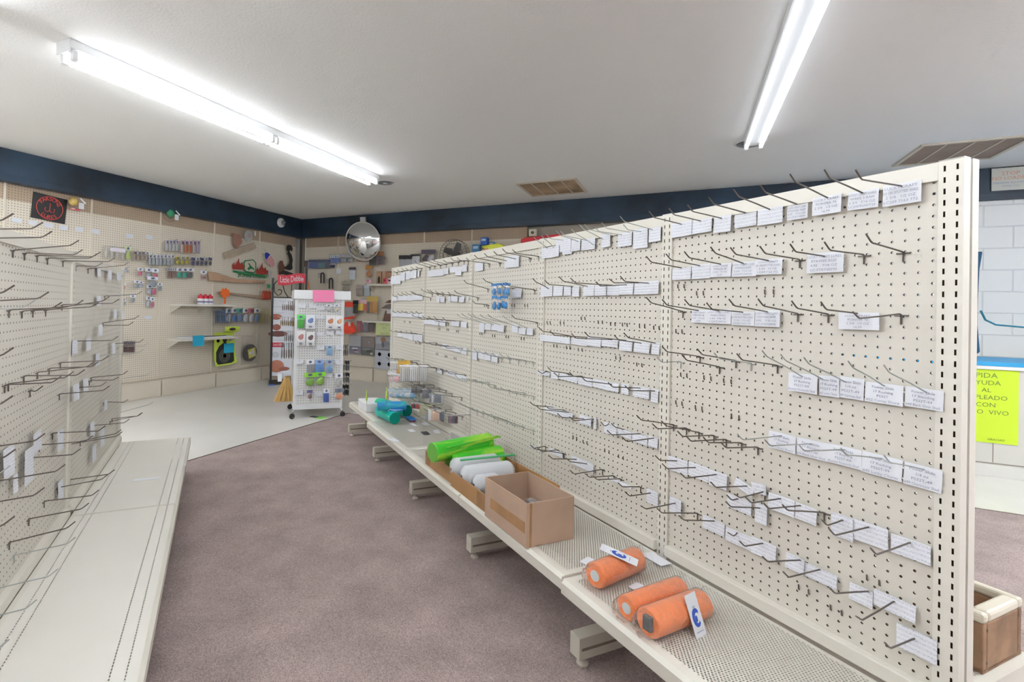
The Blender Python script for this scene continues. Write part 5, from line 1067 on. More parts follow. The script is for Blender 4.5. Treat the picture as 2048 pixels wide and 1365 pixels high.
# ------------------------------------------------------------------ snack rack and spinner
RK = Surf(flr(541, 770).x, flr(541, 770).y, .80)
def rack():
    t = on(RK, 'snack_display_rack', 'tall black wire snack rack with printed side panel and red script sign', 'rack', 0, 0, 0)
    def q(x, y, d=0): a = RK.at(x, y, d); return a
    h0 = q(543, 556)[1]; W_ = q(612, 600)[0]
    for x in (0, W_):
        MB().box(x-.55, -.4, 1, x+.55, .8, h0 if x == 0 else h0+6).build('post', black, t)
    MB().box(-.8, -1, 0, W_+.8, 12, 1).build('base', black, t); MB().box(-1.2, -4, 0, 2.2, -.6, .5).build('blue_foot', C_(.12, .2, .5), t)
    zt = q(560, 597)[1]; zb = q(560, 752)[1]; w_ = q(580, 650)[0]
    MB().box(.6, 0, zb, W_-.6, .25, zt).build('printed_panel', C_(.66, .68, .74), t)
    for i, (x, y, rx, rz, c) in enumerate(((552, 634, 3.2, 1.7, (.35, .1, .06)), (553, 655, 2.4, 1.8, (.3, .09, .06)), (556, 668, 5.5, 1.7, (.14, .05, .04)), (553, 733, 4.2, 3.6, (.42, .16, .1)), (565, 738, 4, 1.2, (.3, .1, .07)), (551, 710, 2.0, 1.6, (.5, .53, .56)))):
        a = q(x, y); MB().ball(a[0], -.05, a[1], rx, .12, rz).build('printed_snack', C_(*c), t, True)
    for y in (614, 626, 681): a = q(556, y); MB().box(a[0]-2.6, -.06, a[1]-.12, a[0]+3.4, .02, a[1]+.12).build('printed_line', C_(.4, .43, .48), t)
    a = q(553, 690); s_ = MB().box(a[0]-2.2, -.2, a[1]-1.3, a[0]+4.2, -.05, a[1]+1.3).build('small_red_logo', C_(.55, .03, .06), t); vs, fs = glyphs('Little Debbie', 1.5, .01); f = 5.4/(max(v[0] for v in vs)*2)
    MB().add([(v[0]*f+a[0]+1, v[1]-.22, v[2]+a[1]) for v in vs], fs).build('lettering', paper_plain, s_)
    # scrolled bracket
    z0 = q(560, 597)[1]+.6; b = MB()
    b.tube([(.6, 0, z0+7), (2.2, 0, z0+9.2), (4.4, 0, z0+9), (5.6, 0, z0+6.5), (6.6, 0, z0+3), (8.6, 0, z0)], .3, 6)
    b.tube([(.6, 0, z0+7), (1, 0, z0+3), (2.8, 0, z0+.9), (4.6, 0, z0+1.8), (5, 0, z0+3.7), (3.8, 0, z0+4.6), (2.8, 0, z0+3.8)], .28, 6)
    b.tube([(.6, 0, z0), (W_-.6, 0, z0)], .3, 6); b.build('scroll_bracket', black, t, True)
    # script sign on top
    p0 = q(556, 560, 1); p1 = q(611, 558, 1); cx = (p0[0]+p1[0])/2; cz = (q(583, 560, 1)[1]); L = (p1[0]-p0[0])/2; pts = []
    wv_ = lambda a: .6*math.sin(a*3.0)
    n = 12
    up = [(-L+2*L*k/n, 2.9+wv_(-1+2*k/n)+.5*(k/n)) for k in range(n+1)]; dn = [(-L+2*L*k/n, -2.9+wv_(-1+2*k/n)+.8*(k/n)) for k in range(n+1)][::-1]
    g_ = MB().prism([(x+cx, z+cz) for x, z in up+dn], -1.3, -.9).build('script_sign', mat('sign crimson', (.60, .01, .035), .4), t)
    b = MB(); vs, fs = glyphs('Little Debbie', 4.6, .03); f = 1.72*L/(max(v[0] for v in vs)*2)
    b.add([(v[0]*f+cx, v[1]-1.36, v[2]*1.05+cz+wv_(v[0]*f/L)+.25) for v in vs], fs); b.build('script_lettering', paper_plain, g_)
    MB().box(cx-.3, -.9, cz-9, cx+.3, -.4, cz).build('sign_stem', black, t)
rack()
def spinner():
    W_ = 19.5; H = 48.2
    t = on(SP, 'spinner_display', 'white four-sided pegboard display on casters with a pink sign', 'display rack', W_/2, 0, -W_/2)
    h = W_/2
    for i, a in enumerate((0, math.pi/2, math.pi, -math.pi/2)):
        pb = MB(); pb.add([(-h+1, -h, 5.5), (h-1, -h, 5.5), (h-1, -h, H), (-h+1, -h, H)], [(0, 1, 2, 3)], 0); pb.add([(-h+1, -h+.25, 5.5), (h-1, -h+.25, 5.5), (h-1, -h+.25, H), (-h+1, -h+.25, H)], [(0, 1, 2, 3)], 1)
        o = pb.build('peg_panel', [peg_white, raw], t); o.rotation_euler = (0, 0, a)
        f = MB(); f.box(-h, -h-.1, 4, h, -h+.3, 5.6); f.box(-h, -h-.1, 5.6, -h+1.1, -h+.3, H); f.box(h-1.1, -h-.1, 5.6, h, -h+.3, H); o = f.build('panel_frame', white_gloss, t); o.rotation_euler = (0, 0, a)
    MB().box(-h, -h, 3.6, h, h, 4.1).build('base_plate', white_gloss, t)
    b = MB(); e = h+2.6
    b.box(-h-.6, -h-.9, H, e, h+.9, H+3.6); b.build('header_band', white_gloss, t, bev=.08)
    for sx in (-1, 1):
        for sy in (-1, 1):
            c = MB(); c.tube([(sx*(h-1), sy*(h-1), 4), (sx*(h+.2), sy*(h+.2), 2.6)], .5, 8); c.build('caster_fork', chrome, t)
            MB().lathe([(.8, -.45), (1.1, -.3), (1.1, .3), (.8, .45)], 20, M=T(sx*(h+.3), sy*(h+.3), 1.11, .5, 0, math.pi/2)).build('caster_wheel', rubber, t, True)
spinner()
scard(SP, (626, 580, 668, 605), 1.3, 'bright pink handwritten card taped on top of the white spinner display', (.86, .22, .42), ['NO TOCAR'], name='pink_notice', ink_=(.75, .3, .45), sz=2.0, tilt=-.02)
GS = 'packs on the spinner display front'
g1 = (.82, .83, .87)
for bx, st, cd, ct, lb in (
    ((594, 630, 609, 657), 'full', (.1, .72, .12), (.06, .4, .05), 'bright green lure pack at top left of the spinner display'),
    ((612, 630, 630, 658), 'card', (.82, .84, .9), (.2, .28, .55), 'white card pack with a blue creature print on spinner display'),
    ((652, 631, 670, 659), 'card', (.84, .82, .84), (.55, .25, .14), 'white card pack with an orange-brown print on spinner display'),
    ((671, 632, 686, 659), 'card', (.84, .84, .87), (.75, .4, .22), 'white card pack with orange print at the upper right of spinner display'),
    ((593, 662, 610, 692), 'card', (.84, .82, .84), (.45, .2, .2), 'white card pack with a small reddish print, second row left of spinner'),
    ((613, 664, 629, 692), 'card', (.82, .84, .84), (.18, .1, .12), 'white card pack with a dark maroon print, second row of spinner'),
    ((652, 692, 666, 711), 'full', (.35, .5, .65), (.25, .42, .65), 'small blue blister pack alone in the third row of spinner display'),
    ((613, 720, 628, 748), 'bars', g1, (.3, .3, .36), 'white-topped clear pack of grey baits, fourth row of spinner'),
    ((630, 720, 647, 746), 'full', (.3, .45, .75), (.12, .3, .7), 'blue and white blister pack, fourth row centre of spinner'),
    ((651, 720, 667, 747), 'lump', (.35, .45, .6), (.2, .4, .7), 'blue-grey blister pack, fourth row right of spinner'),
    ((609, 746, 631, 774), 'lump', (.3, .72, .04), (.25, .5, .08), 'lime-green topped bait bag, left of the lime pair on the spinner'),
    ((630, 745, 650, 772), 'lump', (.22, .68, .03), (.3, .55, .08), 'lime-green topped bait bag, right of the lime pair on the spinner'),
    ((671, 747, 685, 777), 'lump', g1, (.5, .5, .48), 'white-topped clear pack of pale baits at lower right of spinner'),
    ((614, 781, 625, 799), 'lump', (.15, .13, .3), (.3, .18, .18), 'small purple-black pack in the bottom row of spinner'),
    ((647, 778, 658, 805), 'full', g1, (.05, .12, .45), 'tall narrow royal blue pack in the bottom row of spinner'),
    ((670, 778, 687, 800), 'lump', (.2, .22, .26), (.75, .3, .18), 'grey-topped pack with orange crab bait at the bottom right of spinner'),
    ((652, 609, 663, 624), 'lump', g1, (.6, .6, .6), 'small white pack in the top row of spinner, under the pink card'),
    ((668, 609, 679, 624), 'lump', (.75, .78, .85), (.65, .6, .5), 'small pale pack in the top row of spinner, right of pink card')):
    pack(SP, bx, 1.4, 'spinner_pack', lb, cd, ct, st, GS, wire=False)
for i, (x, y) in enumerate(((604, 612), (626, 612), (641, 616), (640, 634), (640, 668), (660, 666), (679, 666), (641, 696), (679, 696), (599, 724), (679, 725), (657, 751), (598, 786), (638, 788))):
    a = SP.at(x, y, .4); price_tag(SP, a[0]-1.5, a[1]+.85, a[0]+1.5, a[1]-.85, 'blank white slip on the spinner display front, %s counting down from the top' % ORD[i], 'blank slips on the spinner display', d=.5, name='shelf_slip')
    hook(SP, a[0], a[1]+.5, 3, 0, .7, 'w', 'white wire hook on the spinner display front, %s counting down from the top' % ORD[i], 'white hooks on the spinner display', clip=False)
filerow(564, 591, 602, 622, 7, -1, 'side_pack', 'pale striped pack, %s from left, top file on spinner left side', (.72, .68, .72), [(.5, .3, .25), (.6, .55, .6)])
filerow(560, 590, 634, 653, 8, -1, 'side_pack', 'golden-ended pack, %s from left, second file on spinner left side', (.72, .66, .7), [(.7, .45, .1), (.75, .55, .3)])
filerow(568, 590, 662, 684, 6, -1, 'side_pack', 'pink and blue pack, %s from left, third file on spinner left side', [(.35, .42, .5), (.75, .5, .5)], [(.3, .4, .5), (.65, .4, .42)])
filerow(562, 589, 686, 718, 6, -1, 'side_pack', 'grey clear pack, %s from left, fourth file on spinner left side', [(.12, .15, .18), (.6, .62, .66)], [(.25, .28, .3), (.6, .35, .3)])
filerow(686, 697, 690, 712, 3, 1, 'side_pack', 'grey dark-topped pack, %s from left, upper file on spinner right side', (.12, .12, .13), (.3, .33, .36))
filerow(686, 699, 722, 742, 3, 1, 'side_pack', 'blue-grey pack, %s from left, second file on spinner right side', (.1, .1, .11), (.25, .32, .4))
filerow(686, 698, 746, 766, 3, 1, 'side_pack', 'silver grey pack, %s from left, third file on spinner right side', (.06, .06, .06), (.4, .43, .47))
filerow(686, 698, 770, 792, 4, 1, 'side_pack', 'black narrow pack, %s from left, bottom file on spinner right side', (.03, .03, .035), (.06, .09, .12))
def sticks():
    c = SP.at(574, 752, -3.5); t = on(SP, 'stick_bundle', 'fanned bundle of golden brown wooden sticks hanging from the spinner side', 'sticks', c[0], c[1], -3.5)
    zb = SP.at(570, 803, -3.5)[1]-c[1]
    for k in range(13):
        a = -.5+k*.075; y = -.6*(k % 3)
        MB().add([(-.35+a, y, 0), (.35+a, y, 0), (.55+a*9-.2, y, zb), (-.45+a*9-.2, y, zb)] + [(-.35+a, y+.25, 0), (.35+a, y+.25, 0), (.55+a*9-.2, y+.25, zb), (-.45+a*9-.2, y+.25, zb)],
                 [(0, 1, 2, 3), (7, 6, 5, 4), (0, 3, 7, 4), (1, 5, 6, 2), (3, 2, 6, 7), (0, 4, 5, 1)]).build('stick', mat('stick gold' if k % 3 else 'stick pale', (.52, .32, .1) if k % 3 else (.68, .48, .22), .5, noise=.15, nscale=10), t)
    MB().pillow(2.6, 3, .8, -.6, -.4, .4).build('wrapping', cloudy, t, True); MB().box(-3.6, -.6, -2.2, -2.0, -.5, .8).build('paper_tag', paper_plain, t)
    hook(SPL, -3.5, c[1]+.5, -c[0]+1.2, 0, .5, 'g', 'zinc hook holding the fanned bundle of wooden sticks', 'product hooks on the walls', clip=False, name='product_hook')
sticks()

# ------------------------------------------------------------------ goods on the right rack
def gpos(u, p, z): v = U*u+P*p; return (v.x, v.y, z)
# blue bags on the third bay
for i, (bx, z_) in enumerate((((983, 568, 993, 592), 2), ((993, 567, 1003, 590), 3), ((1005, 566, 1014, 592), 2.5), ((1010, 567, 1020, 593), 3.4), ((984, 592, 993, 622), 2.2), ((994, 594, 1001, 622), 3), ((1001, 592, 1010, 618), 2.4), ((1007, 592, 1015, 620), 3.4))):
    pack(GR, bx, z_, 'lure_pack', 'blue lure in a clear bag on the middle right bay, %s from top left' % ORD[i], (.04, .2, .48), (.02, .22, .55), 'lump', 'blue lure bags on the middle right bay', logo=False, wire=False, head=.2)
GB = 'packs on the lower part of the far right bays'
packrow(GR, (786, 720, 800, 742), 4, 5, 'bait_pack', 'white narrow bait pack, %s from left at the far end of rack', GB, (.8, .8, .82), (.7, .7, .72), 'bars', logo=False, yaw=.6)
packrow(GR, (798, 720, 815, 750), 4, 5, 'bait_pack', 'golden orange narrow bait pack, %s from left at rack far end', GB, (.7, .42, .06), (.72, .38, .03), 'full', logo=False, yaw=.6)
packrow(GR, (806, 730, 849, 766), 4.5, 11, 'bait_pack', 'tall white ribbed bait pack, %s from left in the big white row', GB, (.84, .84, .86), [(.55, .55, .54), (.7, .7, .7)], 'bars', logo=False, yaw=.8, head=.08)
packrow(GR, (782, 742, 800, 768), 4, 4, 'bait_pack', 'white and pink small bait pack, %s from left, low rack far end', GB, (.8, .8, .84), [(.8, .45, .5), (.6, .6, .62)], 'lump', logo=False, yaw=.5)
packrow(GR, (784, 776, 826, 800), 4, 7, 'bait_pack', 'clear bluish bait pack, %s from left behind the teal rolls', GB, (.5, .58, .68), [(.2, .4, .65), (.6, .62, .66)], 'lump', logo=False, yaw=.5)
packrow(GR, (827, 770, 845, 788), 4, 6, 'bait_pack', 'dark charcoal bait pack, %s from left, first dark row', GB, (.12, .11, .1), (.09, .085, .08), 'full', logo=False, yaw=.8, head=.12)
packrow(GR, (848, 777, 859, 798), 4, 4, 'bait_pack', 'slate grey bait pack, %s from left, second dark cluster', GB, (.3, .3, .34), (.14, .14, .18), 'full', logo=False, yaw=.8, head=.12)
packrow(GR, (864, 787, 881, 808), 4, 4, 'bait_pack', 'grey blue bait pack, %s from left, third dark cluster', GB, (.5, .52, .58), [(.2, .21, .26), (.6, .62, .66)], 'full', logo=False, yaw=.8, head=.12)
packrow(GR, (828, 805, 840, 820), 4, 3, 'bait_pack', 'red and dark bait pack, %s from left, low behind teal rolls', GB, (.75, .75, .75), [(.5, .05, .06), (.08, .03, .06)], 'full', logo=False, yaw=.8, head=.12)
packrow(GR, (845, 808, 857, 834), 4, 3, 'bait_pack', 'yellowish clear bait pack, %s from left in the lowest row', GB, (.68, .7, .42), (.45, .42, .28), 'full', logo=False, yaw=.8, head=.12)
packrow(GR, (858, 817, 881, 846), 4, 4, 'bait_pack', 'mixed grey and peach bait pack, %s from left, lowest row', GB, (.7, .7, .7), [(.28, .33, .38), (.75, .72, .7), (.7, .48, .36), (.14, .16, .22)], 'full', logo=False, yaw=.8, head=.12)
packrow(GR, (900, 829, 912, 849), 4, 4, 'bait_pack', 'dark purple bait pack, %s from left, alone in the lowest row', GB, (.4, .34, .36), [(.1, .08, .12), (.2, .1, .12)], 'full', logo=False, yaw=.8, head=.12)

# --- on the base shelves
def roll(u0, p0, u1, p1, z, r, name, label, m, group=None, inner=.3, cat='roll', hollow=True, endm=None):
    a = Vector(gpos(u0, p0, z)); b_ = Vector(gpos(u1, p1, z)); dv = b_-a; L = dv.length
    t = thing(name, label, cat, a, math.atan2(dv.y, dv.x), group)
    M = T(0, 0, 0, 0, math.pi/2)
    pr = [(r*inner, 0), (r*.92, 0), (r, r*.08), (r, L-r*.1), (r*.9, L), (r*inner, L)]
    o = MB().lathe(pr, 28, M=M); return t, o, L, M
foam = mat('orange foam', (.95, .25, .07), .85, noise=.08, nscale=60, bump=.5, bscale=160)
def logo_tag(parent, M, w_=1.9, h=4.6):
    c = MB().box(-w_/2, -.02, -h/2, w_/2, .02, h/2, M=M).build('hang_card', paper_plain, parent)
    b = MB()
    o_ = [(.66*math.cos(a), .9*math.sin(a)) for a in [math.radians(40+k*25) for k in range(12)]]
    i_ = [(.12+.42*math.cos(a), -.05+.5*math.sin(a)) for a in [math.radians(315-k*25) for k in range(12)]]
    b.prism(o_+i_, -.05, -.03, 0, M); b.ball(-.05, -.05, -.1, .2, .03, .32, 0, M)
    b.build('blue_wave_logo', C_(.03, .09, .5), c)
    g_ = MB(); vs, fs = glyphs('PIER', .26, .002); g_.add([(v[0], v[1]-.04, v[2]+1.0) for v in vs], fs, 0, M); g_.box(-.6, -.04, -1.35, .6, -.03, -1.28, M=M); g_.build('print', ink, c)
rolls = [(49.4, 43.4, 50.8, 51.6, 13.45, 1.5, 'orange foam roll in clear wrap farthest back, card tag lying on its middle'),
         (43.0, 42.3, 43.8, 51.3, 13.25, 1.32, 'middle orange foam roll in clear wrap, lying between the other two'),
         (39.9, 42.2, 40.4, 50.8, 13.45, 1.5, 'nearest orange foam roll with dark core clip and blue-logo card')]
for i, (u0, p0, u1, p1, z, r, lb) in enumerate(rolls):
    t, o, L, M = roll(u0, p0, u1, p1, z, r, 'foam_roller', lb, foam, 'orange foam rolls on the base shelf', .42)
    o.build('foam_sleeve', foam, t, True)
    MB().lathe([(r*.2, -.05), (r*.44, -.05), (r*.44, .5), (r*.3, .5)], 20, M=M).build('core_cap', C_(.62, .66, .66), t, True)
    MB().lathe([(r*.42, .3), (r*.42, L-.3)], 20, M=M).build('inner_core', C_(.5, .5, .48), t, True)
    b = MB(); pr = [(r*.25, -1.7), (r*.75, -1.1), (r*.9, -.4), (r*1.06, .1), (r*1.05, L*.5), (r*1.06, L), (r*.7, L+.8), (r*.95, L+1.6)]
    n = 20; vs = []
    for rr, zz in pr:
        for k in range(n): a = 2*math.pi*k/n; q = rr*(1+(random.uniform(-.16, .16) if (zz < 0 or zz > L) else random.uniform(-.01, .03))); vs.append((q*math.cos(a)*.98, q*math.sin(a), zz+random.uniform(-.15, .15)*(zz < 0)))
    fs = [(j*n+k, j*n+(k+1) % n, (j+1)*n+(k+1) % n, (j+1)*n+k) for j in range(len(pr)-1) for k in range(n)]
    b.add([v for v in vs], fs, 0, M); b.build('clear_wrap', clear, t, True)
    if i == 2: MB().box(-.5, -.7, -.6, .2, .3, .9).build('dark_clip', C_(.09, .09, .09), t, bev=.1)
    if i != 1:
        MM = T(L*(.52 if i == 0 else .62), -.2 if i == 0 else -1.7, 1.62 if i == 0 else .15, .5 if i == 0 else .1, 0, -1.35 if i == 0 else -.35)
        logo_tag(t, MM)
def openbox(u0, u1, p0, p1, z0, h, name, label, m, th=.16, cat='box', tape=True):
    c = gpos((u0+u1)/2, (p0+p1)/2, z0); t = thing(name, label, cat, c, GR.a); w_, D = (u1-u0)/2, (p1-p0)/2
    MB().box(-w_, -D, 0, w_, D, .15).build('bottom', m, t)
    for a in ((-w_, -D, w_, -D+th), (-w_, D-th, w_, D), (-w_, -D+th, -w_+th, D-th), (w_-th, -D+th, w_, D-th)):
        MB().box(a[0], a[1], .15, a[2], a[3], h).build('side_panel', m, t, bev=.03)
    return t, w_, D
cb = mat('cardboard', (.47, .325, .235), .75, noise=.07, nscale=7); cb2 = mat('brown taped cardboard', (.40, .22, .09), .5, noise=.12, nscale=6)
tape = mat('brown parcel tape', (.36, .20, .09), .25, noise=.2, nscale=15)
t, w_, D = openbox(60.7, 72.8, 40.9, 49.2, 12.22, 6.3, 'cardboard_box', 'open brown cardboard box on the base shelf of the right rack', cb)
MB().box(-w_+1.8, -D-.02, 1.9, w_-.4, -D, 3.5).build('tape_strip', tape, t); MB().box(w_-.01, -D+.5, 0, w_+.01, -D+.9, 6.2).build('corner_crease', tape, t)
t = thing('plastic_bag_contents', 'dark crumpled plastic-wrapped item lying inside the open cardboard box', 'bag', gpos(66.2, 46.2, 12.4), GR.a)
MB().pillow(6, 2.8, 4.6, M=T(0, 0, 1.4, 0, 0, math.pi/2)).build('dark_item', C_(.08, .07, .07), t, True); MB().pillow(6.4, 3.4, 5, M=T(0, 0, 1.6, 0, 0, math.pi/2)).build('clear_film', clear, t, True)
t, w_, D = openbox(73.3, 87.2, 41.5, 56.2, 12.22, 2.9, 'cardboard_tray', 'low brown cardboard tray right behind the open box, holding white rolls', cb2)
MB().box(-w_+10.5, -D-.03, .2, w_-.3, -D, 2.7).build('tape_strip', tape, t)
t, w_, D = openbox(87.5, 101.3, 42.0, 56.2, 12.22, 2.9, 'cardboard_tray', 'low brown cardboard tray farther back, holding the bright green rolls', cb2)
MB().box(-w_+.3, -D-.03, .2, -w_+2.6, -D, 2.7).build('tape_strip', tape, t)
def marble(name, c1, c2, sc=18, rough=.35):
    m = mat(name, c1, rough); nt = m.node_tree; b = nt.nodes['Principled BSDF']; tc = nt.nodes.new('ShaderNodeTexCoord'); n = nt.nodes.new('ShaderNodeTexNoise')
    mp = nt.nodes.new('ShaderNodeMapping'); mp.inputs['Scale'].default_value = (.25, 1, 1); nt.links.new(tc.outputs['Object'], mp.inputs[0]); nt.links.new(mp.outputs[0], n.inputs['Vector'])
    n.inputs['Scale'].default_value = sc; n.inputs['Detail'].default_value = 3; n.inputs['Distortion'].default_value = 1.5
    r = nt.nodes.new('ShaderNodeMapRange'); r.inputs[1].default_value = .48; r.inputs[2].default_value = .66; nt.links.new(n.outputs['Fac'], r.inputs[0])
    mx = nt.nodes.new('ShaderNodeMix'); mx.data_type = 'RGBA'; nt.links.new(r.outputs[0], mx.inputs[0]); mx.inputs[6].default_value = tuple(c1)+(1,); mx.inputs[7].default_value = tuple(c2)+(1,)
    nt.links.new(mx.outputs[2], b.inputs['Base Color']); return m
gm = marble('green marbled foam', (.05, .55, .02), (.38, .68, .05)); tm = marble('teal marbled foam', (.0, .45, .42), (.06, .55, .22)); tb = marble('blue marbled foam', (.02, .28, .60), (.05, .55, .45))
endg = C_(.26, .68, .12); endt = C_(.0, .50, .40)
def pxroll(x0, y0, x1, y1, z, r, name, label, m, em, group, inner=.01):
    a = flr(x0, y0, z); b_ = flr(x1, y1, z); dv = b_-a; L = dv.length
    t = thing(name, label, 'roll', a, math.atan2(dv.y, dv.x), group); M = T(0, 0, 0, 0, math.pi/2)
    MB().lathe([(r*.93, 0), (r, r*.06), (r, L-r*.06), (r*.93, L)], 30, M=M).build('rolled_body', m, t, True)
    MB().lathe([(.01, -.02), (r*.92, -.02)], 30, M=M).build('end_face', em, t); MB().lathe([(.01, L+.02), (r*.92, L+.02)], 30, M=M).build('end_face', em, t)
    return t, L
gz = 12.4
t, L = pxroll(865, 906, 977, 884, 17.6, 1.9, 'foam_mat_roll', 'upper bright green marbled foam roll in the rear cardboard tray', gm, endg, 'bright green marbled rolls')
MB().prism([(2, 1.2), (L+.6, 1.7), (L+1.8, 1.3), (L*.5, .6)], -2.2, -1.9).build('loose_flap', gm, t)
t, L = pxroll(898, 924, 1000, 911, 15.4, 2.05, 'foam_mat_roll', 'lower bright green marbled foam roll with a yellow patch, in front', gm, endg, 'bright green marbled rolls')
MB().prism([(L-2.8, -.6), (L-.8, -.5), (L-.6, .5), (L-2.6, .4)], -2.14, -2.0).build('yellow_patch', C_(.5, .62, .02), t)
a = flr(921, 921, 17.6); b_ = flr(1030, 910, 17.6); dv = b_-a; t = thing('green_wand', 'thin clear green stick with a small metal chain resting on green roll', 'stick', a, math.atan2(dv.y, dv.x))
MB().tube([(0, 0, 0), (dv.length, 0, 0)], .22, 8).build('stick', mat('green acrylic', (.1, .45, .2), .15), t, True); MB().tube([(dv.length, 0, 0), (dv.length+.1, 0, -1.6), (dv.length-.1, 0, -3.4)], .07, 5).build('chain', chrome, t)
whp = clear_mat('white film', (.92, .94, .96), .3, .62)
for i, (x0, y0, x1, y1, z, r, lb) in enumerate(((911, 938, 990, 928, 15.4, 1.75, 'grey-white plastic-wrapped roll just in front of the green rolls'), (933, 953, 1016, 943, 15.3, 1.75, 'largest white plastic-wrapped roll in the tray behind the open box'), (958, 970, 990, 966, 15.2, 1.6, 'short white plastic-wrapped roll touching the open cardboard box'))):
    t, L = pxroll(x0, y0, x1, y1, z, r, 'wrapped_roll', lb, mat('white foam', (.66, .67, .68), .6), C_(.55, .56, .58), 'white wrapped rolls')
    b = MB(); n = 18; pr = [(.3, -1), (r*.8, -.6), (r*1.08, 0), (r*1.08, L), (r*.7, L+.8)]; M = T(0, 0, 0, 0, math.pi/2); vs = []
    for rr, zz in pr:
        for k in range(n): a = 2*math.pi*k/n; q = rr*(1+random.uniform(-.05, .1)); vs.append((q*math.cos(a), q*math.sin(a), zz))
    b.add(vs, [(j*n+k, j*n+(k+1) % n, (j+1)*n+(k+1) % n, (j+1)*n+k) for j in range(4) for k in range(n)], 0, M); b.build('plastic_wrap', whp, t, True)
GT = 'teal marbled rolls'
pxroll(815, 823, 757, 808, 14.3, 1.9, 'foam_mat_roll', 'teal marbled foam roll lying behind the other teal rolls', tm, endt, GT)
pxroll(790, 837, 760, 822, 14.05, 1.75, 'foam_mat_roll', 'front teal marbled foam roll with a green end, nearest the aisle', tm, endt, GT)
pxroll(755, 813, 812, 812, 16.9, 1.35, 'foam_mat_roll', 'blue and lilac marbled foam roll lying on top of the teal rolls', tb, C_(.1, .4, .6), GT)
t = thing('folded_blue_sheet', 'folded lilac-blue plastic sheet draped on the front teal roll', 'sheet', flr(785, 817, 16.2), GR.a+.4)
MB().prism([(-3, 0), (3, -.4), (3.3, -.1), (-2.6, .35)], -1.6, 1.2).build('sheet', C_(.18, .34, .68), t); MB().tube([(-.5, -1.7, .1), (.2, -1.8, -.6), (1, -1.7, .1)], .1, 6).build('white_tie', paper_plain, t)
t = thing('red_packet', 'small dark red packet under the teal rolls on the base shelf', 'pack', flr(822, 842, 12.25), GR.a); MB().box(-1.8, -.8, 0, 1.8, .8, .5).build('packet', C_(.4, .04, .07), t, bev=.1); MB().box(-2.2, -1.2, .5, 2.1, .9, .9).build('blue_corner', C_(.02, .2, .6), t)
t = thing('white_carton', 'low white carton at the far end of the right base shelf', 'box', flr(733, 819, 12.25), GR.a); MB().box(-5, -1.5, 0, 5, 5, 2.6).build('carton', C_(.82, .83, .86), t, bev=.1); MB().box(-5.05, -1.6, 2.3, 5.05, 5.1, 2.7).build('lid', C_(.84, .85, .87), t, bev=.05)
for i, x in enumerate((733, 773)):
    t = thing('green_fly_lure', ['lime green feather lure on a pin standing on the white carton', 'lime green feather lure behind the blue roll'][i], 'lure', flr(x, 812+(-2 if i else 0), 14.9 if i == 0 else 18.4), GR.a)
    MB().tube([(0, 0, 0), (0, 0, 2.2)], .06, 5).build('pin', wire_d, t); MB().ball(0, 0, 2.6, .45, .3, 1.3).build('feather_body', C_(.5, .68, .1), t, True); MB().prism([(-.2, 3.2), (.2, 3.2), (.7, 5), (.1, 4.3), (-.4, 4.8)], -.1, .1).build('tail', C_(.45, .62, .15), t)
def slip(x, y, z, w_, h, rot, label, col=(.82, .83, .88), name='loose_slip', lines=False, cat='slip', mm=None):
    o = MB().add([(-w_/2, -h/2, .02), (w_/2, -h/2, .05), (w_/2, h/2, .02), (-w_/2, h/2, .1)] + [(-w_/2, -h/2, 0), (w_/2, -h/2, .03), (w_/2, h/2, 0), (-w_/2, h/2, .08)], [(0, 1, 2, 3), (7, 6, 5, 4), (0, 4, 5, 1), (1, 5, 6, 2), (2, 6, 7, 3), (3, 7, 4, 0)]).build(name, mm or C_(*col), None, loc=flr(x, y, z), rot=GR.a+rot)
    tag(o, label, cat)
sz_ = 12.23
for x, y, w_, h, r, lb in ((1188, 1129, 3.2, 2.0, .3, 'white paper slip on the base shelf left of the farthest orange roll'), (1313, 1119, 3.4, 2.0, .0, 'white paper slip behind the farthest orange foam roll by the rack'), (1290, 1183, 3.4, 1.8, .2, 'white paper slip between the farthest and middle orange rolls'),
                            (788, 881, 3.2, 1.8, .2, 'white paper slip near the front edge, left part of fourth shelf'), (823, 862, 2.8, 1.6, .0, 'white paper slip beside the dark card on the fourth base shelf'), (873, 864, 3.6, 1.6, -.2, 'white paper slip right of the dark card'),
                            (827, 850, 3.6, 1.2, .1, 'white paper slip just in front of the teal rolls'), (851, 849, 3.0, 1.6, .0, 'white paper slip close to the rack, right of the red packet')):
    slip(x, y, sz_, w_, h, r, lb)
slip(851, 867, sz_+.05, 3.4, 1.8, -.1, 'dark printed card lying among the white slips', (.05, .05, .06), 'dark_card', cat='card')
slip(293, 959, 10.02, 4.6, 1.1, math.pi/2, 'narrow white paper slip lying on the far left base shelf')
t = thing('grey_bracket', 'grey angled metal piece on the base shelf behind the green rolls', 'bracket', flr(908, 884, 12.25), GR.a); MB().box(-3.5, -.9, 0, 3.5, .9, .15).build('flange', C_(.42, .41, .40), t); MB().box(-3.5, .75, 0, 3.5, .9, 1.5).build('upright_flange', C_(.42, .41, .40), t)
# debris by the spinner
t = thing('floor_scrap', 'small bright green and dark scrap lying on the vinyl before the spinner', 'scrap', flr(640, 836, 0), 0); MB().prism([(-1.5, 0), (2.5, 0), (1.2, .4)], -1.8, 1.4).build('green_piece', C_(.25, .7, .1), t); MB().box(-4.5, -1.2, 0, -1.2, .8, .15).build('dark_piece', C_(.08, .08, .09), t)

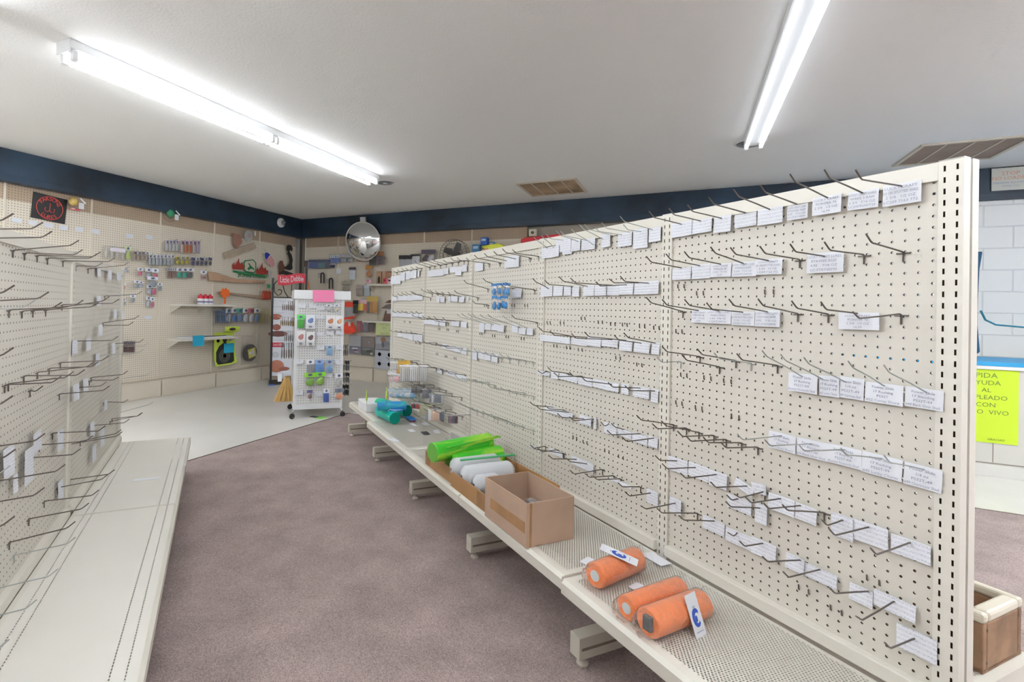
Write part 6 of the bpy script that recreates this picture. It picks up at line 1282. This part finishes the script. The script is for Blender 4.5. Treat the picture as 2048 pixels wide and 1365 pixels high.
# --- wooden crate on the far-side shelf
def wcrate():
    wd = mat('weathered pine', (.25, .145, .08), .65, noise=.35, nscale=14); nt = wd.node_tree
    c = gpos(28.5, 71.6, 12.25); t = thing('wooden_crate', 'rough brown wooden crate with pale rounded rim at lower right', 'crate', c, GR.a); W2, D2, H = 5.0, 4.0, 5.6
    for a in ((-W2, -D2, W2, -D2+.8), (-W2, D2-.8, W2, D2), (-W2, -D2+.8, -W2+.8, D2-.8), (W2-.8, -D2+.8, W2, D2-.8)): MB().box(a[0], a[1], 0, a[2], a[3], H-.9).build('plank_side', wd, t, bev=.12)
    MB().box(-W2, -D2, 0, W2, D2, .4).build('plank_bottom', wd, t)
    pale = mat('pale worn rim', (.72, .66, .54), .5, noise=.06, nscale=8)
    for a in ((-W2-.1, -D2-.1, W2+.1, -D2+.9), (-W2-.1, D2-.9, W2+.1, D2+.1), (-W2-.1, -D2+.9, -W2+.9, D2-.9), (W2-1.2, -D2+.9, W2+.1, D2-.9)): MB().box(a[0], a[1], H-.9, a[2], a[3], H+.1).build('rim', pale, t, bev=.3)
    MB().box(-W2+2, D2-.9, H+.1, -W2+4.4, D2+.1, H+.35).build('yellow_piece', C_(.8, .78, .03), t, bev=.1)
    b = MB()
    for x, z in ((-D2+.7, .9), (D2-.7, .9), (-D2+.7, 4.0), (D2-.7, 4.0)): b.lathe([(.01, 0), (.16, 0)], 10, M=T(W2+.02, x, z, 0, math.pi/2))
    b.build('nail_heads', C_(.1, .08, .06), t)
wcrate()

# ------------------------------------------------------------------ counter side at right
def counter():
    t = on(CT, 'service_counter', 'long white panelled service counter with blue top edge at right', 'counter', 110, 0, 0)
    m_ = mat('counter laminate', (.62, .605, .56), .45, noise=.02, nscale=2)
    MB().box(-62, 0, 0, 90, 26, 31.2).build('body', m_, t); b = MB()
    for x in (-29.2, 8): b.box(x-.1, -.06, 4, x+.1, .02, 31)
    b.box(-62, -.06, 3.6, 90, .02, 3.9); b.build('panel_seams', C_(.25, .22, .18), t)
    MB().box(-62, -.9, 0, 90, 0, 3.4).build('kick_board', mat('counter kick', (.68, .67, .63), .5), t, bev=.1)
    MB().box(-62.5, -.8, 31.2, 90.5, 26.5, 32.2).build('counter_top', C_(.85, .85, .84), t, bev=.1); MB().box(-62.5, -.9, 32.2, 90.5, 26.5, 33.4).build('blue_edge', C_(.03, .32, .62), t, bev=.1)
counter()
def pida():
    a = CT.at(2038, 743, .15); b_ = CT.at(2038, 892, .15); w_ = 14.2; h = a[1]-b_[1]
    t = MB().box(-w_/2, 0, -h/2, w_/2, .05, h/2).build('handwritten_notice', mat('neon yellow poster', (.56, .75, .03), .6), None, loc=CT.loc(a[0]-w_/2, (a[1]+b_[1])/2, .2)); tag(t, 'fluorescent yellow poster with Spanish handwriting on the white counter front', 'sign')
    b = MB()
    for i, (tx, s_, x) in enumerate((('PIDA', 2.1, .3), ('AYUDA', 1.9, 0), ('AL', 1.7, .3), ('EMPLEADO', 1.8, .1), ('CON', 1.8, .2), ('CEBO  VIVO', 1.8, 0))):
        vs, fs = glyphs(tx, s_, .004); b.add([(v[0]*1.05+x, v[1]-.04, v[2]+h/2-1.8-i*2.15) for v in vs], fs)
    vs, fs = glyphs('GRACIAS!', .85, .004); b.add([(v[0]+2.5, v[1]-.04, v[2]-h/2+1.0) for v in vs], fs)
    b.build('lettering', C_(.16, .26, .04), t)
pida()
def placard():
    x0, z1, x1, z0 = FB.box(1983, 338, 2060, 378, .4); w_, h = x1-x0, z1-z0
    t = MB().box(-w_/2, 0, -h/2, w_/2, .15, h/2).build('fascia_placard', C_(.66, .66, .6), None, loc=FB.loc((x0+x1)/2, (z0+z1)/2, .55)); tag(t, 'cream placard with faded orange and blue print on the right fascia', 'sign')
    for txt, s_, z, c in (('STOP', 2.0, 2.0, (.75, .35, .22)), ('NO LOADED', 1.7, .3, (.75, .35, .22)), ('FIREARMS ALLOWED', 1.0, -1.4, (.3, .38, .55)), ('THANK YOU', .8, -2.6, (.3, .38, .55))):
        vs, fs = glyphs(txt, s_, .004); MB().add([(v[0], v[1]-.04, v[2]+z) for v in vs], fs).build('lettering', C_(*c), t)
placard()
S_ = Surf(0, 225, 0)
q = [S_.at(x, y) for x, y in ((1925, 505), (1962, 504), (1956, 540), (1953, 600), (1952, 650), (1957, 704), (1948, 710), (1925, 710))]; c = q[0]
t = on(S_, 'blue_coat', 'dark blue fabric hanging behind the counter at the rack end', 'cloth', c[0], c[1])
b = MB(); b.prism([(a-c[0], z-c[1]) for a, z in q], -1.2, .8); b.build('fabric', mat('dark blue fabric', (.015, .07, .14), .8, noise=.4, nscale=6), t, bev=.3); MB().tube([(4.5, 0, -19), (5.5, -.4, -22), (8, -.2, -23.5), (16, 0, -24.2)], .3, 6).build('teal_cord', C_(.02, .2, .28), t, True); MB().tube([(-3, 0, .2), (0, 32.5, 6)], .2, 6).build('hanging_cord', black, t)
